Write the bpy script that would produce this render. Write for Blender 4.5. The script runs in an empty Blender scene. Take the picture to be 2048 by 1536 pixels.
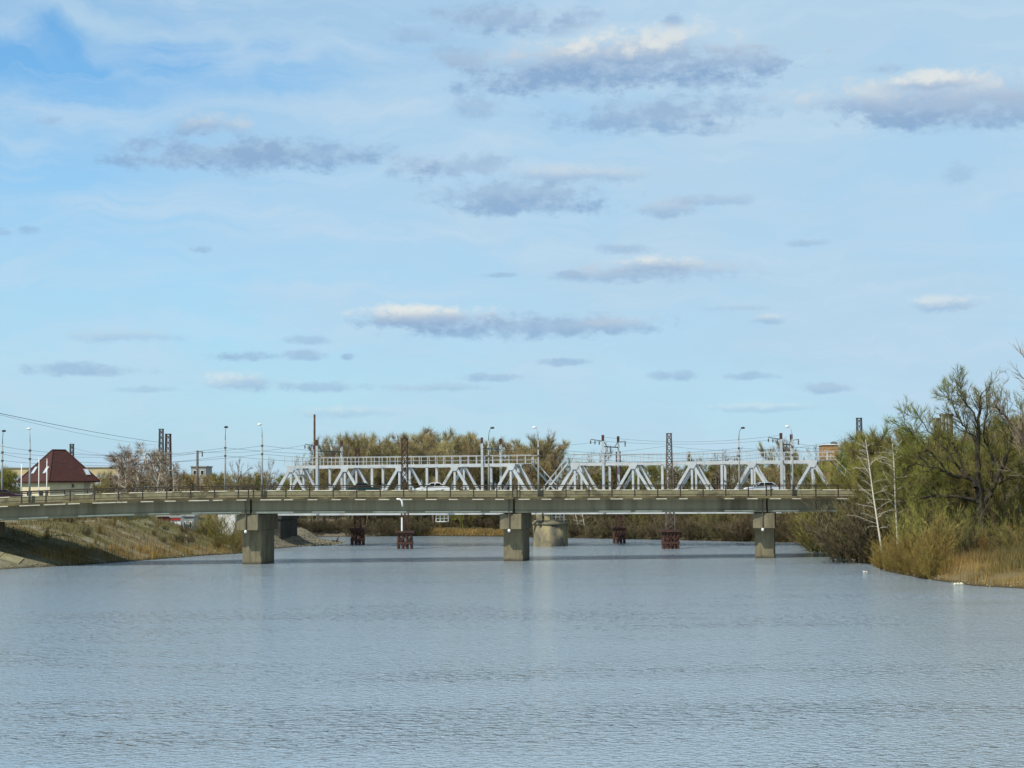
import bpy, math, random
import numpy as np
from mathutils import Matrix, Vector

# ------------------------------------------------------------------ camera, sky, sun
SC = bpy.context.scene
COL = SC.collection
F = 3400.0                      # focal length in pixels of the 2048 wide photograph
CH = 9.2                        # camera height above the river
CAM = Vector((0, 0, CH))
PITCH = math.atan(207 / F)
ROLL = -0.008
RM = (Matrix.Rotation(math.pi / 2 + PITCH, 3, 'X') @ Matrix.Rotation(ROLL, 3, 'Z'))
cd = bpy.data.cameras.new('camera'); cam = bpy.data.objects.new('camera', cd); COL.objects.link(cam)
cam.matrix_world = Matrix.Translation(CAM) @ RM.to_4x4()
cd.sensor_width = 36; cd.lens = F / 2048 * 36; cd.clip_start = 0.5; cd.clip_end = 20000
SC.camera = cam
SC.cycles.sample_clamp_direct = 1.0; SC.cycles.sample_clamp_indirect = 3.0     # keeps single sun glints on the ripples from burning out
SC.view_settings.view_transform = 'Standard'; SC.view_settings.look = 'None'
SC.view_settings.exposure = 0.0; SC.view_settings.gamma = 1.0
SUN_EL, SUN_AZ = math.radians(51), math.radians(226)     # azimuth clockwise from +Y
sdir = Vector((math.sin(SUN_AZ) * math.cos(SUN_EL), math.cos(SUN_AZ) * math.cos(SUN_EL), math.sin(SUN_EL)))
sl = bpy.data.lights.new('sun', 'SUN'); so = bpy.data.objects.new('sun', sl); COL.objects.link(so)
sl.energy = 4.8; sl.angle = math.radians(0.53); sl.color = (1.0, 0.94, 0.84)
so.rotation_euler = (-sdir).to_track_quat('-Z', 'Y').to_euler(); so.location = (0, 0, 120)


def ray(px, py):
    return (RM @ Vector(((px - 1024) / F, -(py - 768) / F, -1.0)))


def at(px, py, d):
    v = ray(px, py); return CAM + v * (d / v.y)


def on_plane(px, py, p, n):
    v = ray(px, py); n = Vector(n); return CAM + v * ((Vector(p) - CAM).dot(n) / v.dot(n))


def on_water(px, py, z=0.0):
    v = ray(px, py); return CAM + v * ((z - CH) / v.z)


def azel(px, py):
    v = ray(px, py).normalized(); return math.atan2(v.x, v.y), math.asin(v.z)


SKY_STRENGTH = 0.1
w = bpy.data.worlds.new('World'); SC.world = w; w.use_nodes = True
w.cycles.sampling_method = 'MANUAL'; w.cycles.sample_map_resolution = 256
wt = w.node_tree; wt.nodes.clear()


class NT:
    """Small node helper."""
    def __init__(s, t): s.t = t
    def n(s, typ, **kw):
        o = s.t.nodes.new(typ)
        for k, v in kw.items(): setattr(o, k, v)
        return o
    def link(s, a, b): s.t.links.new(a, b)
    def put(s, sock, v):
        if isinstance(v, bpy.types.NodeSocket): s.link(v, sock)
        elif v is not None: sock.default_value = v
    def math(s, op, a, b=None, c=None, clamp=False):
        o = s.n('ShaderNodeMath', operation=op, use_clamp=clamp)
        s.put(o.inputs[0], a); s.put(o.inputs[1], b)
        if c is not None: s.put(o.inputs[2], c)
        return o.outputs[0]
    def vmath(s, op, a, b=None):
        o = s.n('ShaderNodeVectorMath', operation=op)
        s.put(o.inputs[0], a); s.put(o.inputs[1], b)
        return o.outputs['Value'] if op in ('LENGTH', 'DOT_PRODUCT') else o.outputs[0]
    def maprange(s, v, a, b, c=0.0, d=1.0, smooth=False):
        o = s.n('ShaderNodeMapRange'); o.interpolation_type = 'SMOOTHSTEP' if smooth else 'LINEAR'
        for k, x in zip(range(5), (v, a, b, c, d)): s.put(o.inputs[k], x)
        return o.outputs[0]
    def mix(s, f, a, b, mode='MIX'):
        o = s.n('ShaderNodeMix', data_type='RGBA', blend_type=mode)
        s.put(o.inputs[0], f); s.put(o.inputs[6], a); s.put(o.inputs[7], b)
        return o.outputs[2]
    def noise(s, vec, scale, detail=4.0, rough=0.55, dist=0.0, out='Fac'):
        o = s.n('ShaderNodeTexNoise'); s.put(o.inputs['Vector'], vec)
        o.inputs['Scale'].default_value = scale; o.inputs['Detail'].default_value = detail
        o.inputs['Roughness'].default_value = rough; o.inputs['Distortion'].default_value = dist
        return o.outputs[out]
    def mapping(s, vec, scale=(1, 1, 1), rot=(0, 0, 0), loc=(0, 0, 0)):
        o = s.n('ShaderNodeMapping'); s.put(o.inputs[0], vec)
        o.inputs['Location'].default_value = loc; o.inputs['Rotation'].default_value = rot; o.inputs['Scale'].default_value = scale
        return o.outputs[0]
    def sep(s, v):
        o = s.n('ShaderNodeSeparateXYZ'); s.put(o.inputs[0], v); return o.outputs
    def comb(s, x, y, z=0.0):
        o = s.n('ShaderNodeCombineXYZ'); s.put(o.inputs[0], x); s.put(o.inputs[1], y); s.put(o.inputs[2], z); return o.outputs[0]


def lin(r, g, b, k=1.0):
    f = lambda c: (c / 255 / 12.92 if c / 255 <= 0.04045 else ((c / 255 + 0.055) / 1.055) ** 2.4)
    return (f(r) * k, f(g) * k, f(b) * k, 1.0)


KS = 1.0 / SKY_STRENGTH
GREY = lin(136, 170, 207, KS); WHITE = lin(228, 232, 230, KS)


def make_cloud_group():
    g = bpy.data.node_groups.new('cloud_bank', 'ShaderNodeTree')
    for nm, ty in (('Prev', 'NodeSocketColor'), ('P', 'NodeSocketVector'), ('Center', 'NodeSocketVector'), ('Inv', 'NodeSocketVector'),
                   ('N1', 'NodeSocketFloat'), ('N2', 'NodeSocketFloat'), ('White', 'NodeSocketFloat'), ('Alpha', 'NodeSocketFloat')):
        g.interface.new_socket(nm, in_out='INPUT', socket_type=ty)
    g.interface.new_socket('Color', in_out='OUTPUT', socket_type='NodeSocketColor')
    g.interface.new_socket('Pout', in_out='OUTPUT', socket_type='NodeSocketVector')
    t = NT(g); i = t.n('NodeGroupInput').outputs; o = t.n('NodeGroupOutput')
    d = t.vmath('MULTIPLY', t.vmath('SUBTRACT', i['P'], i['Center']), i['Inv'])
    x, y, z = t.sep(d)[:3]
    yb = t.math('MULTIPLY', t.math('MINIMUM', y, 0.0), 1.15)
    yt = t.math('MAXIMUM', y, 0.0)
    y2 = t.math('ADD', yb, yt)
    ln = t.math('SQRT', t.math('ADD', t.math('MULTIPLY', x, x), t.math('MULTIPLY', y2, y2)))
    D = t.math('ADD', ln, t.math('ADD', t.math('MULTIPLY', i['N1'], 2.2), t.math('MULTIPLY', i['N2'], 1.3)))
    m = t.maprange(D, 1.25, 0.30, 0, 1, True)
    m = t.math('MULTIPLY', m, i['Alpha'], clamp=True)
    wv = t.maprange(t.math('ADD', y, t.math('ADD', t.math('MULTIPLY', i['N1'], -2.6), t.math('MULTIPLY', i['N2'], -1.6))), -0.45, 0.75, 0, 1, True)
    wv = t.math('MULTIPLY', wv, i['White'], clamp=True)
    lump = t.maprange(t.math('ADD', i['N1'], t.math('MULTIPLY', i['N2'], 0.9)), -0.12, 0.16, 0.0, 0.75)      # thin and thick parts inside the bank
    c = t.mix(wv, t.mix(lump, GREY, lin(170, 194, 220, KS)), WHITE)
    out = t.mix(m, i['Prev'], c)
    t.link(out, o.inputs[0])
    ma = t.n('ShaderNodeVectorMath', operation='MULTIPLY_ADD')      # ties the banks into one chain so few values are held at once
    t.link(out, ma.inputs[0]); ma.inputs[1].default_value = (1e-9, 1e-9, 1e-9); t.link(i['P'], ma.inputs[2]); t.link(ma.outputs[0], o.inputs[1])
    return g


T = NT(wt)
tc = T.n('ShaderNodeTexCoord')
gx, gy, gz = T.sep(tc.outputs['Generated'])[:3]
AZ = T.math('ARCTAN2', gx, gy); EL = T.math('ARCSINE', gz)
P = T.comb(AZ, EL)
sky = T.n('ShaderNodeTexSky', sky_type='NISHITA'); sky.sun_disc = False
sky.sun_elevation = SUN_EL; sky.sun_rotation = SUN_AZ; sky.air_density = 1.0; sky.dust_density = 0.6; sky.ozone_density = 1.5
base = T.mix(1.0, sky.outputs[0], (0.90, 1.46, 1.70, 1.0), 'MULTIPLY')
# thin high veil: broken on the left where deeper blue shows
pw = T.vmath('ADD', P, T.vmath('MULTIPLY', T.vmath('SUBTRACT', T.noise(P, 11.0, 5, out='Color'), (0.5, 0.5, 0.5)), (0.09, 0.06, 0.0)))
v1 = T.noise(T.mapping(pw, (3.2, 8.0, 1.0), loc=(0.3, 0.1, 0)), 1.0, 5, 0.6)
v2 = T.noise(T.mapping(pw, (9.0, 26.0, 1.0), rot=(0, 0, 0.12)), 1.0, 4, 0.6)
veil = T.math('ADD', T.maprange(v1, 0.3, 0.7, 0.55, 0.88), T.maprange(v2, 0.3, 0.7, -0.06, 0.1))
veil = T.math('ADD', veil, T.math('MULTIPLY', T.maprange(AZ, -0.3, 0.12, -0.34, 0.12), T.maprange(EL, 0.02, 0.15, 0.25, 1.0)))
veil = T.math('ADD', veil, 0.11)
for (px, py, rx, ry, k) in ((335, 80, 125, 55, -0.55), (120, 95, 100, 45, -0.5), (15, 105, 60, 30, -0.3), (200, 150, 300, 60, -0.35), (560, 150, 200, 50, -0.3), (150, 330, 200, 80, -0.15), (560, 85, 70, 25, -0.25), (250, 40, 260, 28, 0.35)):
    a, e = azel(px, py)
    dd = T.vmath('LENGTH', T.vmath('MULTIPLY', T.vmath('SUBTRACT', pw, (a, e, 0)), (F / rx, F / ry, 0)))
    veil = T.math('ADD', veil, T.maprange(dd, 1.25, 0.2, 0.0, k, True))
veil = T.math('MULTIPLY', veil, T.maprange(EL, 0.55, 1.2, 1.0, 0.2))
cur = T.mix(T.math('MINIMUM', T.math('MAXIMUM', veil, 0.0), 0.95), base, lin(180, 211, 233, KS))
v3 = T.noise(T.mapping(pw, (5.0, 42.0, 1.0), rot=(0, 0, -0.06)), 1.0, 5, 0.65)
cur = T.mix(T.math('ADD', T.maprange(v3, 0.46, 0.72, 0.0, 0.5), T.maprange(v2, 0.5, 0.75, 0.0, 0.35)), cur, lin(199, 220, 238, KS))
n1 = T.math('SUBTRACT', T.noise(T.mapping(P, (1.0, 1.7, 1.0)), 30.0, 5, 0.62), 0.5)
n2 = T.math('SUBTRACT', T.noise(T.mapping(P, (1.0, 1.5, 1.0)), 105.0, 4, 0.65), 0.5)
CG = make_cloud_group()
CLOUDS = [  # x, y, half width, half height, white top, opacity
    (1010, 42, 165, 30, .15, .75), (850, 72, 70, 24, .2, .45), (1345, 42, 24, 15, 0, .65), (1110, 62, 60, 20, .1, .45),
    (1230, 132, 330, 48, .55, .85), (1190, 108, 120, 42, 1., .8), (1330, 98, 130, 46, .9, .8), (1130, 160, 230, 30, 0, .75), (1470, 125, 140, 28, .2, .75), (1400, 160, 120, 20, 0, .55),
    (920, 112, 60, 26, .1, .45), (950, 218, 50, 20, .1, .45), (1320, 232, 190, 36, .1, .75), (1430, 255, 70, 18, 0, .5),
    (1890, 195, 245, 48, .75, .85), (1960, 225, 190, 36, .25, .75), (1770, 137, 42, 14, .2, .5), (1860, 165, 90, 22, 1., .7), (1820, 240, 80, 18, 0, .5), (1700, 215, 60, 20, .1, .5),
    (412, 252, 66, 28, .6, .75), (430, 312, 185, 34, .05, .75), (610, 308, 160, 28, .05, .65), (720, 320, 50, 16, 0, .55), (330, 325, 80, 20, 0, .5),
    (830, 330, 55, 28, .25, .65), (930, 335, 110, 24, .1, .6), (1120, 350, 160, 22, .7, .55), (1050, 395, 180, 36, .15, .68), (1090, 412, 140, 20, 0, .5),
    (1335, 417, 62, 20, .5, .6), (1420, 402, 70, 11, .2, .45), (1310, 545, 150, 22, .5, .68), (1310, 530, 80, 20, 1, .7), (1260, 500, 55, 11, .1, .5),
    (1130, 553, 34, 12, .1, .5), (1005, 550, 40, 6, 0, .45), (835, 634, 130, 24, 1., .95), (890, 645, 150, 18, .35, .5), (1080, 655, 260, 24, .1, .72), (1240, 652, 90, 20, .7, .4),
    (1620, 487, 46, 8, .2, .5), (1890, 607, 70, 16, 1, .5), (490, 714, 66, 10, 0, .6), (605, 713, 46, 10, .1, .55), (695, 714, 14, 7, 0, .55),
    (148, 740, 110, 13, .05, .55), (500, 765, 72, 22, 1, .55), (640, 775, 84, 11, .1, .45), (985, 755, 60, 9, .1, .5), (870, 775, 90, 10, .3, .35),
    (1130, 725, 50, 8, 0, .5), (1358, 752, 48, 10, .1, .5), (1490, 753, 62, 9, .1, .5), (1645, 777, 50, 11, .2, .5), (1530, 815, 110, 10, .9, .3), (700, 825, 90, 14, .9, .3),
    (1920, 342, 26, 26, .1, .35), (405, 499, 22, 8, 0, .5), (60, 461, 24, 9, 0, .45), (98, 243, 26, 10, 0, .4), (1535, 638, 30, 10, .9, .5),
    (610, 680, 46, 9, .1, .45), (260, 673, 110, 13, .5, .35), (5, 465, 22, 8, 0, .45), (290, 780, 60, 7, .1, .35), (1480, 615, 60, 8, .4, .3)]
PC = P
for (px, py, rx, ry, wh, al) in CLOUDS:
    a, e = azel(px, py)
    g = T.n('ShaderNodeGroup'); g.node_tree = CG
    T.link(cur, g.inputs['Prev']); T.link(PC, g.inputs['P']); T.link(n1, g.inputs['N1']); T.link(n2, g.inputs['N2'])
    g.inputs['Center'].default_value = (a, e, 0); g.inputs['Inv'].default_value = (F / rx / 1.1, F / ry / 1.1, 0)
    g.inputs['White'].default_value = wh; g.inputs['Alpha'].default_value = al
    cur = g.outputs[0]; PC = g.outputs[1]
bg = T.n('ShaderNodeBackground'); T.link(cur, bg.inputs[0]); bg.inputs[1].default_value = SKY_STRENGTH
T.link(bg.outputs[0], T.n('ShaderNodeOutputWorld').inputs[0])

# ------------------------------------------------------------------ mesh helpers
rnd = random.Random(7)


def raw_mesh(name, V, quads=None, tris=None, mat=None, smooth=False):
    """Fast mesh from numpy arrays of vertices, quads and triangles."""
    me = bpy.data.meshes.new(name)
    V = np.asarray(V, np.float32).reshape(-1, 3)
    idx = []; tot = []
    if quads is not None and len(quads): q = np.asarray(quads, np.int32).reshape(-1, 4); idx.append(q.ravel()); tot.append(np.full(len(q), 4, np.int32))
    if tris is not None and len(tris): t = np.asarray(tris, np.int32).reshape(-1, 3); idx.append(t.ravel()); tot.append(np.full(len(t), 3, np.int32))
    idx = np.concatenate(idx); tot = np.concatenate(tot)
    me.vertices.add(len(V)); me.vertices.foreach_set('co', V.ravel())
    me.loops.add(len(idx)); me.loops.foreach_set('vertex_index', idx)
    me.polygons.add(len(tot)); st = np.concatenate(([0], np.cumsum(tot)[:-1])).astype(np.int32)
    me.polygons.foreach_set('loop_start', st)
    if smooth: me.polygons.foreach_set('use_smooth', np.ones(len(tot), bool))
    me.update(calc_edges=True)
    if mat is not None: me.materials.append(mat)
    return me


def link(name, me, parent=None, loc=(0, 0, 0)):
    o = bpy.data.objects.new(name, me); COL.objects.link(o); o.location = loc
    if parent is not None: o.parent = parent
    return o


def root_loc(o):
    while o.parent is not None: o = o.parent
    return o.location.copy()


class MB:
    """Collects shapes in world space; build() links them as one mesh object."""
    def __init__(s): s.v = []; s.f = []; s.m = []; s.mi = 0
    def mat(s, i): s.mi = i; return s
    def add(s, vs, fs):
        b = len(s.v); s.v += [tuple(x) for x in vs]
        for f in fs: s.f.append([b + i for i in f]); s.m.append(s.mi)
        return s
    def hexa(s, p):          # 8 points: bottom ring, top ring
        return s.add(p, [(3, 2, 1, 0), (4, 5, 6, 7), (0, 1, 5, 4), (1, 2, 6, 5), (2, 3, 7, 6), (3, 0, 4, 7)])
    def box(s, c, size, rz=0.0, top=1.0):
        x, y, z = size[0] / 2, size[1] / 2, size[2] / 2; ca, sa = math.cos(rz), math.sin(rz); p = []
        for zz, k in ((-z, 1.0), (z, top)):
            for (i, j) in ((-1, -1), (1, -1), (1, 1), (-1, 1)):
                a, b = i * x * k, j * y * k
                p.append((c[0] + a * ca - b * sa, c[1] + a * sa + b * ca, c[2] + zz))
        return s.hexa(p)
    def beam(s, a, b, wd, ht, up=(0, 0, 1)):
        a, b = Vector(a), Vector(b); d = (b - a).normalized(); u = Vector(up)
        r = d.cross(u)
        if r.length < 1e-4: r = d.cross(Vector((1, 0, 0)))
        r.normalize(); u = r.cross(d).normalized(); r *= wd / 2; u *= ht / 2
        return s.hexa([a - r - u, a + r - u, b + r - u, b - r - u, a - r + u, a + r + u, b + r + u, b - r + u])
    def tube(s, a, b, r0, r1=None, k=8, caps=True):
        return s.path([a, b], [r0, r0 if r1 is None else r1], k, caps)
    def path(s, pts, rs, k=6, caps=True):
        pts = [Vector(p) for p in pts]; n = len(pts); vs = []; fs = []
        if not hasattr(rs, '__len__'): rs = [rs] * n
        ref = None
        for i, p in enumerate(pts):
            d = (pts[min(i + 1, n - 1)] - pts[max(i - 1, 0)]).normalized()
            if ref is None: ref = d.orthogonal().normalized()
            u = (ref - d * ref.dot(d)).normalized(); ref = u; q = d.cross(u)
            for j in range(k):
                t = 2 * math.pi * j / k; vs.append(p + (u * math.cos(t) + q * math.sin(t)) * rs[i])
        for i in range(n - 1):
            for j in range(k):
                a, b = i * k + j, i * k + (j + 1) % k; fs.append((a, b, b + k, a + k))
        if caps: fs += [tuple(range(k - 1, -1, -1)), tuple((n - 1) * k + j for j in range(k))]
        return s.add(vs, fs)
    def prism(s, poly, a, b, xa, ya):
        """poly in the (xa, ya) plane, swept from a to b."""
        a, b, xa, ya = Vector(a), Vector(b), Vector(xa), Vector(ya); n = len(poly)
        vs = [a + xa * x + ya * y for x, y in poly] + [b + xa * x + ya * y for x, y in poly]
        return s.add(vs, [tuple(range(n - 1, -1, -1)), tuple(range(n, 2 * n))] + [(i, (i + 1) % n, n + (i + 1) % n, n + i) for i in range(n)])
    def lathe(s, c, prof, k=16, sx=1.0, sy=1.0):
        vs = []; fs = []; n = len(prof)
        for (r, z) in prof:
            for j in range(k):
                t = 2 * math.pi * j / k; vs.append((c[0] + r * sx * math.cos(t), c[1] + r * sy * math.sin(t), c[2] + z))
        for i in range(n - 1):
            for j in range(k):
                a, b = i * k + j, i * k + (j + 1) % k; fs.append((a, b, b + k, a + k))
        fs += [tuple(range(k - 1, -1, -1)), tuple((n - 1) * k + j for j in range(k))]
        return s.add(vs, fs)
    def build(s, name, mats, parent=None, smooth=False, bevel=0.0, loc=None):
        me = bpy.data.meshes.new(name)
        if parent is not None: off = root_loc(parent)
        elif loc is not None: off = Vector(loc)
        else: off = Vector((0, 0, 0))
        me.from_pydata([(v[0] - off.x, v[1] - off.y, v[2] - off.z) for v in s.v], [], s.f)
        ms = mats if isinstance(mats, (list, tuple)) else [mats]
        for m in ms: me.materials.append(m)
        if len(ms) > 1: me.polygons.foreach_set('material_index', s.m)
        if smooth:
            me.polygons.foreach_set('use_smooth', [True] * len(s.f))
        import bmesh
        bm = bmesh.new(); bm.from_mesh(me); bmesh.ops.recalc_face_normals(bm, faces=bm.faces); bm.to_mesh(me); bm.free()
        o = link(name, me, parent, (0, 0, 0) if parent is not None else off)
        if bevel:
            b = o.modifiers.new('bevel', 'BEVEL'); b.width = bevel; b.segments = 2; b.limit_method = 'ANGLE'
        return o


def tag(o, label, cat=None, group=None, kind=None):
    o['label'] = label
    if cat: o['category'] = cat
    if group: o['group'] = group
    if kind: o['kind'] = kind
    return o


def thing(name, label, cat, loc, group=None, rz=0.0):
    o = bpy.data.objects.new(name, None); COL.objects.link(o); o.location = loc; o.rotation_euler = (0, 0, rz)
    o.empty_display_size = 0.3
    return tag(o, label, cat, group)


def copy_tree(o, parent=None):
    c = o.copy(); COL.objects.link(c)
    if parent is not None: c.parent = parent
    for ch in o.children: copy_tree(ch, c)
    return c


# ------------------------------------------------------------------ materials
def newmat(name):
    m = bpy.data.materials.new(name); m.use_nodes = True; m.node_tree.nodes.clear()
    t = NT(m.node_tree); bs = t.n('ShaderNodeBsdfPrincipled'); t.link(bs.outputs[0], t.n('ShaderNodeOutputMaterial').inputs[0])
    return m, t, bs


def mat(name, c1, c2=None, rough=0.7, scale=1.0, stretch=(1, 1, 1), metal=0.0, spec=0.3, bump=0.0, vary=0.0, c3=None, spots=None, coord='Object', contrast=(0.35, 0.65)):
    """Two or three colours broken up by noise, optional per-object variation and bump."""
    m, t, bs = newmat(name)
    tcn = t.n('ShaderNodeTexCoord'); v = t.mapping(tcn.outputs[coord], stretch)
    c2 = c2 or tuple(x * 0.75 for x in c1)
    n = t.noise(v, scale, 6, 0.62)
    col = t.mix(t.maprange(n, contrast[0], contrast[1]), c1 + (1,), c2 + (1,))
    if c3:
        n3 = t.noise(v, scale * 0.31, 5, 0.65, 0.4)
        a, b = spots or (0.52, 0.62)
        col = t.mix(t.maprange(n3, a, b), col, c3 + (1,))
    if vary:
        oi = t.n('ShaderNodeObjectInfo')
        hs = t.n('ShaderNodeHueSaturation'); t.link(col, hs.inputs['Color'])
        t.link(t.maprange(oi.outputs['Random'], 0, 1, 1 - vary, 1 + vary), hs.inputs['Value'])
        t.link(t.maprange(t.math('FRACT', t.math('MULTIPLY', oi.outputs['Random'], 7.31)), 0, 1, 0.5 - vary * 0.07, 0.5 + vary * 0.07), hs.inputs['Hue'])
        col = hs.outputs[0]
    t.link(col, bs.inputs['Base Color'])
    bs.inputs['Roughness'].default_value = rough; bs.inputs['Metallic'].default_value = metal
    bs.inputs['Specular IOR Level'].default_value = spec
    if bump:
        b = t.n('ShaderNodeBump'); b.inputs['Strength'].default_value = bump; b.inputs['Distance'].default_value = 0.05
        t.link(t.noise(v, scale * 4, 5, 0.6), b.inputs['Height']); t.link(b.outputs[0], bs.inputs['Normal'])
    return m


M_CONC = mat('weathered_concrete', (0.21, 0.19, 0.12), (0.15, 0.135, 0.085), 0.9, 0.9, (1, 1, 0.35), bump=0.3, c3=(0.12, 0.105, 0.065), spots=(0.55, 0.7))
M_GIRD = mat('girder_concrete', (0.265, 0.232, 0.148), (0.19, 0.166, 0.105), 0.9, 0.55, (1.3, 1.3, 0.10), bump=0.25, c3=(0.10, 0.085, 0.05), spots=(0.55, 0.70))
def pier_mat():
    """Weathered concrete with drip streaks and a dark tide mark just above the river."""
    m, t, bs = newmat('pier_concrete'); g = t.n('ShaderNodeNewGeometry').outputs['Position']; z = t.sep(g)[2]
    n = t.noise(t.mapping(g, (1.0, 1.0, 0.5)), 0.9, 6, 0.65); dr = t.noise(t.mapping(g, (2.4, 2.4, 0.14)), 1.0, 5, 0.65)
    col = t.mix(t.maprange(n, 0.35, 0.65), (0.20, 0.172, 0.10, 1), (0.125, 0.106, 0.062, 1))
    col = t.mix(t.maprange(dr, 0.52, 0.68, 0, .8), col, (0.075, 0.06, 0.036, 1))
    col = t.mix(t.maprange(t.math('ADD', z, t.math('MULTIPLY', n, 0.7)), 0.75, 0.45, 0, .85), col, (0.045, 0.038, 0.024, 1))
    t.link(col, bs.inputs['Base Color']); bs.inputs['Roughness'].default_value = 0.9
    b = t.n('ShaderNodeBump'); b.inputs['Strength'].default_value = 0.35; b.inputs['Distance'].default_value = 0.05
    t.link(t.noise(g, 3.0, 6, 0.6), b.inputs['Height']); t.link(b.outputs[0], bs.inputs['Normal'])
    return m


M_PIER = pier_mat()
M_ABUT = mat('dark_concrete', (0.055, 0.052, 0.042), (0.03, 0.028, 0.024), 0.9, 0.7, bump=0.4)  # one dark tone over the whole abutment
M_SLAB = mat('slab_edge_concrete', (0.11, 0.085, 0.04), (0.05, 0.036, 0.02), 0.9, 0.6, bump=0.3, c3=(0.17, 0.14, 0.065), spots=(0.5, 0.6))
M_LIME_SUN = mat('limewash_and_sun', (0.62, 0.585, 0.45), (0.46, 0.43, 0.31), 0.85, 1.5)  # limewash, also used to paint sunlight on the flange and tall pole
M_BARR = mat('barrier_concrete', (0.29, 0.265, 0.155), (0.215, 0.198, 0.115), 0.9, 0.8, bump=0.2, c3=(0.12, 0.105, 0.06))
M_RAILP = mat('dark_rail_paint', (0.030, 0.026, 0.018), (0.055, 0.035, 0.02), 0.6, 3.0)
M_ASPH = mat('asphalt', (0.055, 0.054, 0.05), (0.04, 0.04, 0.038), 0.9, 2.0, bump=0.2)
M_STEELG = mat('grey_steel_paint', (0.50, 0.515, 0.505), (0.40, 0.415, 0.405), 0.55, 0.8, spec=0.3, c3=(0.24, 0.215, 0.19), spots=(0.56, 0.72))
M_STEELD = mat('dark_steel', (0.10, 0.10, 0.10), (0.06, 0.06, 0.06), 0.6, 2.0)
M_RUST = mat('rusty_steel', (0.085, 0.040, 0.028), (0.048, 0.025, 0.019), 0.85, 1.5, c3=(0.035, 0.022, 0.018))
M_RUSTG = mat('grey_rusty_steel', (0.14, 0.11, 0.09), (0.085, 0.06, 0.045), 0.8, 1.2)
M_GALV = mat('galvanised_pole', (0.34, 0.34, 0.31), (0.24, 0.24, 0.21), 0.5, 1.5, (1, 1, 0.4))
M_WHITE = mat('white_paint_and_lit_edge', (0.80, 0.79, 0.75), (0.70, 0.69, 0.64), 0.5, 2.0)
M_BLACK = mat('black_enamel', (0.02, 0.02, 0.022), (0.03, 0.03, 0.03), 0.4, 2.0)
M_GLASS = mat('dark_glass', (0.012, 0.014, 0.016), (0.02, 0.023, 0.025), 0.2, 1.0, spec=0.25)
M_CARGLASS = mat('tinted_car_glass', (0.008, 0.009, 0.010), (0.012, 0.013, 0.014), 0.5, 1.0, spec=0.05)
M_STONE = mat('pier_stone', (0.30, 0.25, 0.13), (0.16, 0.14, 0.085), 0.9, 0.7, (1, 1, 0.5), bump=0.6, c3=(0.075, 0.07, 0.06), spots=(0.46, 0.6))
M_WIRE = mat('wire_metal', (0.05, 0.05, 0.055), (0.035, 0.035, 0.04), 0.6, 1.0)
M_BARK = mat('dark_bark', (0.050, 0.040, 0.026), (0.03, 0.024, 0.017), 0.95, 3.0, (1, 1, 0.3))
M_BARKG = mat('grey_brown_bark', (0.15, 0.12, 0.085), (0.09, 0.07, 0.05), 0.95, 2.0, (1, 1, 0.3), vary=0.25)
M_BIRCH = mat('white_birch_bark', (0.62, 0.56, 0.45), (0.48, 0.42, 0.32), 0.85, 2.5, (1, 1, 3.0), c3=(0.10, 0.085, 0.07), spots=(0.60, 0.66))
M_TW_OLIVE = mat('olive_budding_twigs', (0.33, 0.265, 0.11), (0.235, 0.18, 0.08), 0.9, 0.35, vary=0.24, c3=(0.27, 0.25, 0.08))
M_TW_BROWN = mat('brown_bare_twigs', (0.30, 0.23, 0.155), (0.20, 0.145, 0.10), 0.9, 0.35, vary=0.2)
M_TW_GREEN = mat('green_budding_twigs', (0.205, 0.18, 0.045), (0.155, 0.118, 0.044), 0.9, 0.3, vary=0.28, c3=(0.165, 0.18, 0.022), spots=(0.45, 0.6))
M_TW_OCHRE = mat('ochre_willow_twigs', (0.235, 0.155, 0.038), (0.15, 0.105, 0.03), 0.9, 0.4, vary=0.2, c3=(0.11, 0.11, 0.03))
M_TW_DARK = mat('dark_thicket_twigs', (0.13, 0.10, 0.048), (0.08, 0.062, 0.034), 0.9, 0.35, vary=0.3, c3=(0.10, 0.10, 0.026))
M_GRASS = mat('spring_grass', (0.075, 0.095, 0.022), (0.115, 0.105, 0.035), 0.9, 0.25, c3=(0.16, 0.125, 0.05))
M_REED = mat('dry_reeds', (0.34, 0.215, 0.06), (0.20, 0.128, 0.036), 0.9, 0.3, c3=(0.12, 0.105, 0.03), spots=(0.5, 0.62))
M_WEED = mat('brown_weeds', (0.17, 0.115, 0.05), (0.11, 0.09, 0.035), 0.9, 0.3, c3=(0.13, 0.105, 0.036), spots=(0.48, 0.6))


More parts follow.
